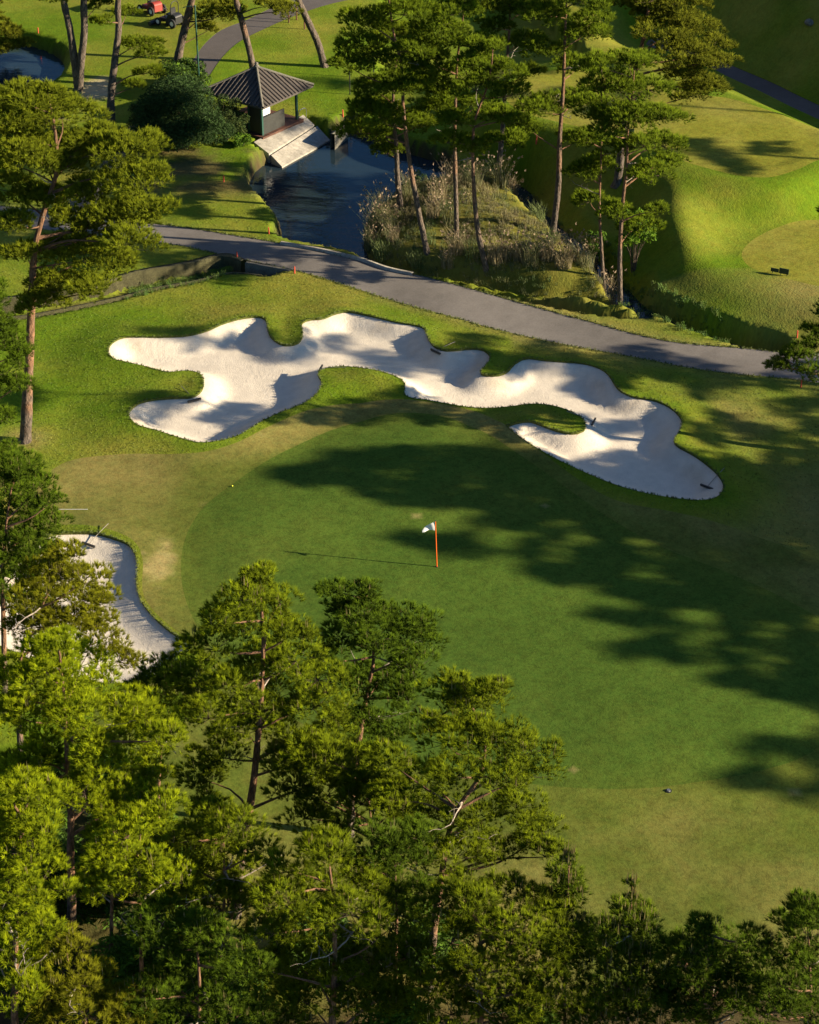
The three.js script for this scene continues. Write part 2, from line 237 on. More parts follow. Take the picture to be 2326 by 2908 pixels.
// base colours of the grasses
const mixc = (a, b, t) => [lerp(a[0], b[0], t), lerp(a[1], b[1], t), lerp(a[2], b[2], t)];
const C = { green: [0.062, 0.112, 0.016], fringe: [0.1, 0.13, 0.021], tan: [0.22, 0.19, 0.062], straw: [0.34, 0.28, 0.125], rough: [0.108, 0.175, 0.009], dull: [0.19, 0.188, 0.03], tee: [0.2, 0.206, 0.027], earth: [0.1, 0.07, 0.04], moss: [0.125, 0.12, 0.024] };
const K = 1.22;                                  // the grain maps average 1 / K
function tint(kind, x, z, q) {
  const a = fbm(x / 9, z / 9, 4, 101), b = fbm(x / 3.1, z / 3.1, 4, 111), c2 = noise(x * 1.3, z * 1.3, 121);
  let c;
  if (kind === 'putting_green') { const m = Math.sin((x * 0.8 + z * 0.6) * 2.2); c = mixc(C.green, C.fringe, clamp(0.18 + 0.55 * a + 0.4 * b + 0.3 * ss(-1.6, 0, q.green) + 0.07 * m)); if (hash2(Math.round(x * 3.3), Math.round(z * 3.3), 9) > 0.9985) c = mixc(c, C.straw, 0.6); }
  else if (kind === 'apron') {
    c = mixc(C.fringe, C.tan, clamp(0.43 + 1.1 * a + 0.8 * b)); if (hash2(Math.round(x * 3.3), Math.round(z * 3.3), 9) > 0.997) c = mixc(c, C.straw, 0.7); c = mixc(c, C.fringe, 0.75 * ss(2.4, 0, q.green));
    c = mixc(c, C.tan, 0.75 * ss(1.6, 0.2, Math.abs(q.green - 0.9)) * ss(-74, -77, z));      // dormant collar along the sand
    const px = x + 9.9, pz = z + 67.2; c = mixc(c, C.straw, 0.85 * ss(1.0, 0.3, Math.hypot(px / 0.7, pz / 2.6) + 0.7 * fbm(x * 1.4, z * 1.4, 3, 161) + 0.3 * noise(x * 1.6, 0, 162)));   // worn patch
  } else if (kind === 'tee') c = mixc(C.tee, C.tan, clamp(0.25 + 0.6 * a + 0.5 * b));
  else {
    c = mixc(C.rough, C.dull, clamp(0.32 + 1.1 * a + 0.8 * b));
    const near = Math.min(q.bigBunker, q.mainPath);
    if (z > -93 && x > 5) c = mixc(c, C.tan, clamp(0.5 + 0.9 * fbm(x / 5, z / 5, 3, 131)) * ss(0.6, 3, q.bigBunker));
    c = mixc(c, C.tan, 0.55 * ss(1.1, 0.1, q.mainPath) * (z < -84 && x > -2 ? 1 : 0.35));
    if (Math.abs(q.bigBunker) < 0.9) c = mixc(c, C.rough, 0.6 * ss(0.9, 0.2, q.bigBunker));
    if (q.island < 0) c = mixc(mixc(C.moss, C.earth, clamp(0.4 + 0.8 * b)), C.dull, clamp(a + 0.2));
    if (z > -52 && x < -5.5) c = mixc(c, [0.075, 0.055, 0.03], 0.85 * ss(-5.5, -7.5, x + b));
    if (q.pond < 0.4) c = mixc(c, [0.06, 0.05, 0.028], ss(0.3, 0.02, q.pond + 0.25 * b));  // mud-brown rim that also paints in the shade on the pond bank
    if (q.wet < 1.0) c = mixc(c, C.earth, ss(0.8, 0.2, q.wet));
    if (x < -6 && x > -16 && z < -101 && z > -112) c = mixc(c, C.earth, ss(0.1, 0.5, 0.35 + b) * ss(-103, -106, z) * 0.8);
    const tr = Math.hypot(x + 20.0, (z + 121.7) * 0.8); c = mixc(c, [0.5, 0.4, 0.27], ss(1.5, 0.6, tr + b));
    const tp = Math.hypot(x + 17.1, z + 77.2); c = mixc(c, C.tan, ss(1.9, 0.4, tp + 0.7 * b));
  }
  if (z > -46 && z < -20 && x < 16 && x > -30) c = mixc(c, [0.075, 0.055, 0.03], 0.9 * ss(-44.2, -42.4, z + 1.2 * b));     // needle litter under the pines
  const k = K * (1 + 0.12 * c2 * 0.5 + 0.16 * b);
  return [clamp(c[0] * k), clamp(c[1] * k), clamp(c[2] * k)];
}
// grid lines: fine where the picture looks, coarse out to the horizon
function lines(stops) { const out = []; for (let i = 0; i < stops.length - 1; i++) { const [a, st] = stops[i], b = stops[i + 1][0], n = Math.max(1, Math.round((b - a) / st)); for (let k = 0; k < n; k++) out.push(a + (b - a) * k / n); } out.push(stops[stops.length - 1][0]); return out; }
const GX = lines([[-900, 300], [-300, 60], [-120, 12], [-60, 3], [-36, 0.8], [-24, 0.3], [24, 0.6], [36, 2], [60, 6], [120, 30], [300, 300], [900, 1]]);
const GZ = lines([[-1500, 300], [-600, 60], [-240, 10], [-160, 2], [-146, 0.7], [-122, 0.4], [-100, 0.28], [-50, 0.5], [-30, 2], [0, 10], [60, 60], [300, 1]]);
const ORDER = ['mainPath', 'upPath', 'farPath', 'bigBunker', 'smallBunker', 'green', 'teeLow', 'teeUp', 'apron'];
const REGION = { mainPath: 'cart_path', upPath: 'cart_path', farPath: 'cart_path', bigBunker: 'sand', smallBunker: 'sand', green: 'putting_green', teeLow: 'tee', teeUp: 'tee', apron: 'apron', rough: 'rough' };
function buildGround() {
  const nx = GX.length, nz = GZ.length, field = {};
  for (const k of ORDER) { field[k] = new Float32Array(nx * nz); for (let j = 0; j < nz; j++) for (let i = 0; i < nx; i++) field[k][j * nx + i] = D[k](GX[i], GZ[j]); }
  const bag = {}; for (const k of [...ORDER, 'rough']) bag[k] = { pos: [], col: [], idx: [], map: new Map() };
  const q = {};
  function vert(k, x, z, edge) {
    const b = bag[k], key = Math.round(x * 1000) * 4000003 + Math.round(z * 1000);
    if (b.map.has(key)) return b.map.get(key);
    let y, c; const kind = REGION[k];
    if (kind === 'sand') { const d = edge ? 0 : -D[k](x, z); y = sandLevel(x, z, Math.max(0, d)); const n2 = fbm(x / 2.4, z / 2.4, 3, 141); c = mixc([0.7 + 0.06 * n2, 0.635 + 0.06 * n2, 0.535 + 0.05 * n2], [0.5, 0.4, 0.27], 0.5 * ss(0.15, 0.5, fbm(x * 0.9, z * 0.9, 4, 145)) * ss(1.4, 0.2, d)); }
    else {
      y = land(x, z);
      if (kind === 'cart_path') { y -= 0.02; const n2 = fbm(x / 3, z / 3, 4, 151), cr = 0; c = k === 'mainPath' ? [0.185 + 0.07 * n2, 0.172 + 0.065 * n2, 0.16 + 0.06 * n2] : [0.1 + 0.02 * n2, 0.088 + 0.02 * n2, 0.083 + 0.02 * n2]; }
      else {
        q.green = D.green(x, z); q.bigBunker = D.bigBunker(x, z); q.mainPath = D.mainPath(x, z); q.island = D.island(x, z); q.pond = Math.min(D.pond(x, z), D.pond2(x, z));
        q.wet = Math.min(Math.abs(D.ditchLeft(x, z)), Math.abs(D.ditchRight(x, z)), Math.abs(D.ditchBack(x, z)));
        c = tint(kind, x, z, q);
      }
    }
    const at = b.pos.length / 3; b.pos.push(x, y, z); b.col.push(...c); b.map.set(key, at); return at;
  }
  const emit = (k, poly) => { const ids = poly.map((p) => vert(k, p.x, p.z, p.edge === k)); for (let i = 1; i < ids.length - 1; i++) bag[k].idx.push(ids[0], ids[i + 1], ids[i]); };
  const skirts = { bigBunker: [], smallBunker: [], mainPath: [], upPath: [], farPath: [] };
  function split(poly, level) {
    if (level === ORDER.length) return emit('rough', poly);
    const k = ORDER[level]; let neg = 0, pos = 0;
    for (const p of poly) { if (p.d === undefined) p.d = {}; if (p.d[k] === undefined) p.d[k] = p.id >= 0 ? field[k][p.id] : D[k](p.x, p.z); if (p.edge === k) p.d[k] = 0; if (p.d[k] < -1e-4) neg++; else if (p.d[k] > 1e-4) pos++; }
    if (!neg) return split(poly, level + 1);
    if (!pos) return emit(k, poly);
    const A = [], B = [], cut = [];
    for (let i = 0; i < poly.length; i++) {
      const a = poly[i], b = poly[(i + 1) % poly.length], da = a.d[k], db = b.d[k];
      if (da <= 1e-4) A.push(a);
      if (da >= -1e-4) B.push(a);
      if (Math.abs(da) <= 1e-4) cut.push(a);
      if ((da < -1e-4 && db > 1e-4) || (da > 1e-4 && db < -1e-4)) { const t = da / (da - db), m = { x: a.x + (b.x - a.x) * t, z: a.z + (b.z - a.z) * t, id: -1, edge: k }; A.push(m); B.push(m); cut.push(m); }
    }
    if (A.length > 2) emit(k, A);
    if (skirts[k] && cut.length === 2) skirts[k].push(cut);
    if (B.length > 2) split(B.map((p) => p.edge === k ? { ...p, edge: undefined, d: undefined, id: -1, was: k } : p).map((p) => { if (p.was === k) { p.d = { [k]: 0 }; } return p; }), level + 1);
  }
  const P = (i, j) => ({ x: GX[i], z: GZ[j], id: j * nx + i });
  for (let j = 0; j < nz - 1; j++) for (let i = 0; i < nx - 1; i++) {
    const a = P(i, j), b = P(i + 1, j), c = P(i + 1, j + 1), d = P(i, j + 1);
    if ((i + j) & 1) { split([a, b, c], 0); split([a, c, d].map((p) => ({ ...p })), 0); } else { split([a, b, d], 0); split([{ ...b }, c, { ...d }], 0); }
  }
  // cut face of the turf above the sand
  for (const k in skirts) for (const [a, b] of skirts[k]) {
    const r = bag.rough, at = r.pos.length / 3;
    for (const p of [a, b]) { const y = land(p.x, p.z); r.pos.push(p.x, y, p.z, p.x, y - (REGION[k] === 'sand' ? 0.3 : 0.1), p.z); r.col.push(0.11, 0.13, 0.03, 0.13, 0.11, 0.06); }
    r.idx.push(at, at + 1, at + 2, at + 2, at + 1, at + 3);
  }
  const made = {};
  for (const k of [...ORDER, 'rough']) {
    const b = bag[k], g = new THREE.BufferGeometry();
    g.setAttribute('position', new THREE.Float32BufferAttribute(b.pos, 3)); g.setAttribute('color', new THREE.Float32BufferAttribute(b.col, 3));
    const uv = new Float32Array(b.pos.length / 3 * 2); for (let i = 0; i < uv.length / 2; i++) { const x = b.pos[i * 3], z = b.pos[i * 3 + 2]; uv[i * 2] = x * 0.94 + z * 0.34; uv[i * 2 + 1] = z * 0.94 - x * 0.34; }
    g.setAttribute('uv', new THREE.BufferAttribute(uv, 2)); g.setIndex(b.idx); g.computeVertexNormals(); made[k] = g;
  }
  return made;
}
const G = buildGround();
const setting = (name, g, m, label, category) => tag(part(name, g, m, scene), label, category, undefined, 'structure');
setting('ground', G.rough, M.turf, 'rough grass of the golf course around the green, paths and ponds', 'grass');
setting('putting_green', G.green, M.mown, 'closely mown putting green around the flagstick', 'green');
setting('apron', G.apron, M.mown, 'pale yellowish mown apron surrounding the putting green', 'apron');
setting('sand_bunker', G.bigBunker, M.sand, 'large many-lobed white sand bunker behind the green', 'bunker');
setting('sand_bunker', G.smallBunker, M.sand, 'smaller white sand bunker beside the foreground pines', 'bunker');
setting('cart_path', G.mainPath, M.asphalt, 'wide grey asphalt cart path between the bunker and the pond', 'path');
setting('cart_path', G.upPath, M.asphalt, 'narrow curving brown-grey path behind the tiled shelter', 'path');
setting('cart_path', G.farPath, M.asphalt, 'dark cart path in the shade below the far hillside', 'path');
setting('tee_ground', G.teeLow, M.mown, 'lower flat mown tee with a dark green board on its edge', 'tee');
setting('tee_ground', G.teeUp, M.mown, 'upper flat mown tee behind the pines', 'tee');

// water
function sheet(name, f, lo, hi, y, label, material = M.water) {
  const st = 0.5, pos = [], idx = [], map = new Map();
  const v = (x, z) => { const k = x.toFixed(2) + '_' + z.toFixed(2); if (!map.has(k)) { map.set(k, pos.length / 3); pos.push(x, y, z); } return map.get(k); };
  for (let x = lo[0]; x < hi[0]; x += st) for (let z = lo[1]; z < hi[1]; z += st) if (f(x + st / 2, z + st / 2) < 0) { const a = v(x, z), b = v(x + st, z), c = v(x + st, z + st), d = v(x, z + st); idx.push(a, c, b, a, d, c); }
  const g = new THREE.BufferGeometry(); g.setAttribute('position', new THREE.Float32BufferAttribute(pos, 3)); g.setIndex(idx); g.computeVertexNormals();
  const uv = new Float32Array(pos.length / 3 * 2); for (let i = 0; i < uv.length / 2; i++) { uv[2 * i] = pos[3 * i]; uv[2 * i + 1] = pos[3 * i + 2] * 1.6; } g.setAttribute('uv', new THREE.BufferAttribute(uv, 2));
  return setting(name, g, material, label, 'water');
}
sheet('pond_water', (x, z) => Math.min(D.pond(x, z) - 0.9, Math.abs(D.ditchBack(x, z)) - 1.3, Math.abs(D.ditchRight(x, z)) - 1.0), [-12, -120], [20, -84], WATER, 'dark rippled pond water between the shelter and the cart path');
sheet('pond_water', (x, z) => D.pond2(x, z) - 0.9, [-40, -135], [-20, -117], WATER2, 'blue-grey water of the round pond beyond the lone pine');

// ---------- pines ----------
const LOOK = [                                   // colours of old and young needles, needle length, needles to a tuft, half width
  { old: [0.09, 0.116, 0.008], young: [0.24, 0.278, 0.014], len: 0.2, n: 9, w: 0.018 },
  { old: [0.075, 0.114, 0.008], young: [0.195, 0.268, 0.012], len: 0.2, n: 9, w: 0.018 },
  { old: [0.068, 0.1, 0.007], young: [0.17, 0.22, 0.01], len: 0.2, n: 9, w: 0.018 },
  { old: [0.09, 0.105, 0.01], young: [0.23, 0.25, 0.018], len: 0.2, n: 9, w: 0.018 },
  { old: [0.08, 0.113, 0.006], young: [0.283, 0.352, 0.01], len: 0.165, n: 15, w: 0.0095 },
  { old: [0.05, 0.085, 0.007], young: [0.148, 0.236, 0.012], len: 0.165, n: 15, w: 0.0095 },
  { old: [0.125, 0.172, 0.006], young: [0.415, 0.49, 0.01], len: 0.165, n: 15, w: 0.0095 },
  { old: [0.112, 0.12, 0.008], young: [0.31, 0.325, 0.013], len: 0.165, n: 15, w: 0.0095 },
  { old: [0.055, 0.095, 0.006], young: [0.22, 0.3, 0.015], len: 0.165, n: 15, w: 0.0095 },
];
// tapered tube with bark colours; path in metres, radius by station
function limb(out, pts, r0, r1, sides, colour, r, wob = 0) {
  const curve = new THREE.CatmullRomCurve3(pts), n = Math.max(3, Math.ceil(curve.getLength() / (r0 > 0.08 ? 0.35 : 0.45))), L = curve.getLength();
  const P = curve.getSpacedPoints(n), base = out.pos.length / 3, up = V(0.31, 0.2, 0.93), s = V(0, 0, 0), t = V(0, 0, 0), b = V(0, 0, 0);
  for (let i = 0; i <= n; i++) {
    t.copy(P[Math.min(n, i + 1)]).sub(P[Math.max(0, i - 1)]).normalize(); s.crossVectors(t, up).normalize(); b.crossVectors(t, s);
    const f = i / n, rad = lerp(r0, r1, Math.pow(f, 0.85)) * (1 + (i === 0 && r0 > 0.08 ? 0.35 : 0)) * (1 + wob * (r() - 0.5));
    for (let k = 0; k <= sides; k++) {
      const a = k / sides * 6.28318, rr = rad * (1 + wob * 0.4 * noise(k % sides * 1.7, i * 0.8, 17));
      out.pos.push(P[i].x + (s.x * Math.cos(a) + b.x * Math.sin(a)) * rr, P[i].y + (s.y * Math.cos(a) + b.y * Math.sin(a)) * rr, P[i].z + (s.z * Math.cos(a) + b.z * Math.sin(a)) * rr);
      out.uv.push(k / sides * 6.283 * Math.max(r0, 0.05) / 1.1, f * L / 1.1); out.col.push(...colour(P[i], k + i * 7));
    }
  }
  for (let i = 0; i < n; i++) for (let k = 0; k < sides; k++) { const a = base + i * (sides + 1) + k, c = a + sides + 1; out.idx.push(a, a + 1, c, c, a + 1, c + 1); }
}
const limbBag = () => ({ pos: [], uv: [], col: [], idx: [] });
function limbGeometry(o) { const g = new THREE.BufferGeometry(); g.setAttribute('position', new THREE.Float32BufferAttribute(o.pos, 3)); g.setAttribute('uv', new THREE.Float32BufferAttribute(o.uv, 2)); g.setAttribute('color', new THREE.Float32BufferAttribute(o.col, 3)); g.setIndex(o.idx); g.computeVertexNormals(); return g; }
function tuft(T, x, y, z, dx, dy, dz, L, r, scale = 1, dens = 1) {
  const young = r(), k = 0.75 + 0.5 * r(), mixY = young > 0.5 ? 0.4 + 0.6 * r() : 0.3 * r();
  const base = [lerp(L.old[0], L.young[0], mixY * 0.4) * k, lerp(L.old[1], L.young[1], mixY * 0.4) * k, L.old[2] * k], tip = [lerp(L.old[0], L.young[0], mixY) * k, lerp(L.old[1], L.young[1], mixY) * k, lerp(L.old[2], L.young[2], mixY) * k];
  const n = Math.round(L.n * dens), len = L.len * scale * (0.75 + 0.5 * r());
  for (let i = 0; i < n; i++) {
    let vx = dx + (r() - 0.5) * 1.25, vy = dy + (r() - 0.5) * 1.25, vz = dz + (r() - 0.5) * 1.25; const l = len / Math.hypot(vx, vy, vz) * (0.8 + 0.4 * r()); vx *= l; vy *= l; vz *= l;
    const s = r() * 0.35, bx = x + dx * s * len, by = y + dy * s * len, bz = z + dz * s * len;
    let sx = vy * 0.7 - vz * (r() - 0.5), sy = vz * 0.6 - vx * 0.7, sz = vx * (r() - 0.5) - vy * 0.6; const q = L.w * scale / (Math.hypot(sx, sy, sz) + 1e-6); sx *= q; sy *= q; sz *= q;
    T.tri(bx - sx, by - sy, bz - sz, bx + sx, by + sy, bz + sz, bx + vx, by + vy, bz + vz, base, base, tip);
  }
}
function candle(T, x, y, z, h, r) { const W = 0.014; const c = [0.3, 0.26, 0.11]; for (let k = 0; k < 3; k++) { const a = k * 2.09 + r(); T.tri(x + Math.cos(a) * W, y, z + Math.sin(a) * W, x + Math.cos(a + 2.09) * W, y, z + Math.sin(a + 2.09) * W, x, y + h, z, c, c, c); } }
function pineGeometry(spec, seed) {
  const r = rng(seed), L = LOOK[spec.look], near = spec.look >= 4, wood = limbBag(), branch = limbBag(), dead = limbBag(), T = new Tris(40000);
  let top = 1; for (const s of spec.stems) for (const p of s) top = Math.max(top, p[1]);
  const grey = spec.look === 2 ? 0.75 : spec.look === 0 ? 0.05 : near ? 0.15 : 0.35;
  const bark = (p, s) => { const f = clamp(p.y / top), v = 0.8 + 0.4 * hash2(s, (p.y * 3) | 0, 5), o = ss(grey * 0.5, grey + 0.25, f + 0.25 * noise(p.y * 1.3, s * 0.2, 6)); return [lerp(0.15, 0.28, o) * v, lerp(0.12, 0.15, o) * v, lerp(0.095, 0.082, o) * v]; };
  const brown = () => [0.15, 0.105, 0.07], pale = () => [0.5, 0.44, 0.36];
  const stems = spec.stems.map((s) => s.map((p) => V(...p)));
  for (const s of stems) limb(wood, s, spec.r, spec.r * (spec.keep ?? 0.16), near ? 10 : 9, bark, r, 0.16);
  const curves = stems.map((s) => new THREE.CatmullRomCurve3(s));
  const onStem = (y, px, pz) => { let best = null, bd = 1e9; for (const c of curves) for (let k = 4; k <= 24; k++) { const p = c.getPoint(k / 24), d = Math.abs(p.y - y) + 0.2 * Math.hypot(p.x - px, p.z - pz); if (d < bd) { bd = d; best = p; } } return best; };
  const pads = [...spec.pads, ...stems.map((q) => { const p = q[q.length - 1]; return [p.x, p.y + (spec.look === 8 ? -0.05 : 0.1), p.z, spec.look === 8 ? 0.16 : spec.look === 5 ? 0.3 : 0.42]; })];
  for (const [x, y, z, R0] of pads) {
    const R = R0 * (near ? 1.2 : spec.look === 0 ? 1.25 : 1.04);
    const out = Math.hypot(x, z), root = onStem(y - 0.25 - 0.28 * Math.min(out, 3), x, z), c = V(x, y - 0.12 * R, z), reach = root.distanceTo(c);
    const mid = root.clone().lerp(c, 0.5).add(V((r() - 0.5) * 0.3 * reach, (r() - 0.25) * 0.16 * reach, (r() - 0.5) * 0.3 * reach));
    limb(branch, [root, mid, c], Math.min(spec.r * 0.4, 0.025 + 0.013 * reach), 0.014, 5, (p) => bark(V(0, top * 0.9, 0), 3), r, 0.1);
    const count = Math.round(9 + R * 6);
    for (let k = 0; k < count; k++) {
      const a = r() * 6.283, q = Math.sqrt(r()) * 0.92, sr = clamp(R * (0.24 + 0.16 * r()), R < 0.35 ? 0.05 : 0.2, 0.52), sx = x + Math.cos(a) * q * R, sz = z + Math.sin(a) * q * R, sy = y + 0.26 * R * (1 - q * q) + (r() - 0.6) * 0.3 * R - 0.1 * R;
      limb(branch, [c.clone(), V(lerp(x, sx, 0.5), sy - 0.22 * sr, lerp(z, sz, 0.5)), V(sx, sy, sz)], 0.014, 0.006, 3, brown, r);
      const m = Math.round((near ? 45 : 30) * (sr / 0.4) * (sr / 0.4) + 6);
      for (let j = 0; j < m; j++) {
        const u = r() * 6.283, cz = -0.25 + 1.2 * r(), h = Math.min(1, cz), w = Math.sqrt(Math.max(0, 1 - h * h)), f = 0.55 + 0.5 * r();
        const dx = Math.cos(u) * w, dz = Math.sin(u) * w, tx = sx + dx * sr * f * 1.15, ty = sy + h * sr * f * 0.62, tz = sz + dz * sr * f * 1.15;
        const ox = tx - x, oz = tz - z, ol = Math.hypot(ox, oz) + 0.2, ux = dx * 0.45 + ox / ol * 0.4, uy = 0.5 + 0.35 * h, uz = dz * 0.45 + oz / ol * 0.4, ul = Math.hypot(ux, uy, uz);
        tuft(T, tx, ty, tz, ux / ul, uy / ul, uz / ul, L, r, R < 0.35 ? 0.7 : 1);
      }
      if (spec.look === 8 || (near && r() < 0.2)) for (let j = 0; j < 3; j++) candle(T, sx + (r() - 0.5) * sr, sy + sr * 0.5, sz + (r() - 0.5) * sr, 0.2 + (spec.look === 8 ? 0.3 : 0.18) * r(), r);
    }
  }
  for (let d = 0; d < (spec.dead ?? 0) + (near ? 3 : 0); d++) {          // bare dead boughs
    const y0 = top * (0.42 + 0.4 * r()), root = onStem(y0, 0, 0), a = r() * 6.283, len = 0.7 + 1.3 * r();
    const pts = [root]; let p = root.clone(), dir = V(Math.cos(a), 0.15, Math.sin(a));
    for (let k = 0; k < 4; k++) { dir = dir.clone().add(V((r() - 0.5) * 0.9, (r() - 0.4) * 0.5, (r() - 0.5) * 0.9)).normalize(); p = p.clone().addScaledVector(dir, len / 4); pts.push(p); }
    limb(dead, pts, 0.035, 0.008, 4, pale, r, 0.2);
    for (let k = 0; k < 4; k++) { const q = pts[1 + (k % 4)], e = q.clone().add(V((r() - 0.5) * 0.7, (r() - 0.3) * 0.5, (r() - 0.5) * 0.7)); limb(dead, [q, q.clone().lerp(e, 0.5).add(V(0, 0.06, 0)), e], 0.014, 0.004, 3, pale, r, 0.2); }
  }
  return { trunk: mergeGeometries([limbGeometry(wood), limbGeometry(branch), ...(dead.idx.length ? [limbGeometry(dead)] : [])]), crown: T.geometry(), n: T.n };
}
function plantPine(spec, seed, group) {
  const g = pineGeometry(spec, seed), [x, z] = spec.at;
  const t = thing('pine_tree', spec.label, 'pine tree', [x, ground(x, z), z], 0, group);
  part('trunk', g.trunk, M.bark, t); part('crown', g.crown, M.needles, t);
  return t;
}
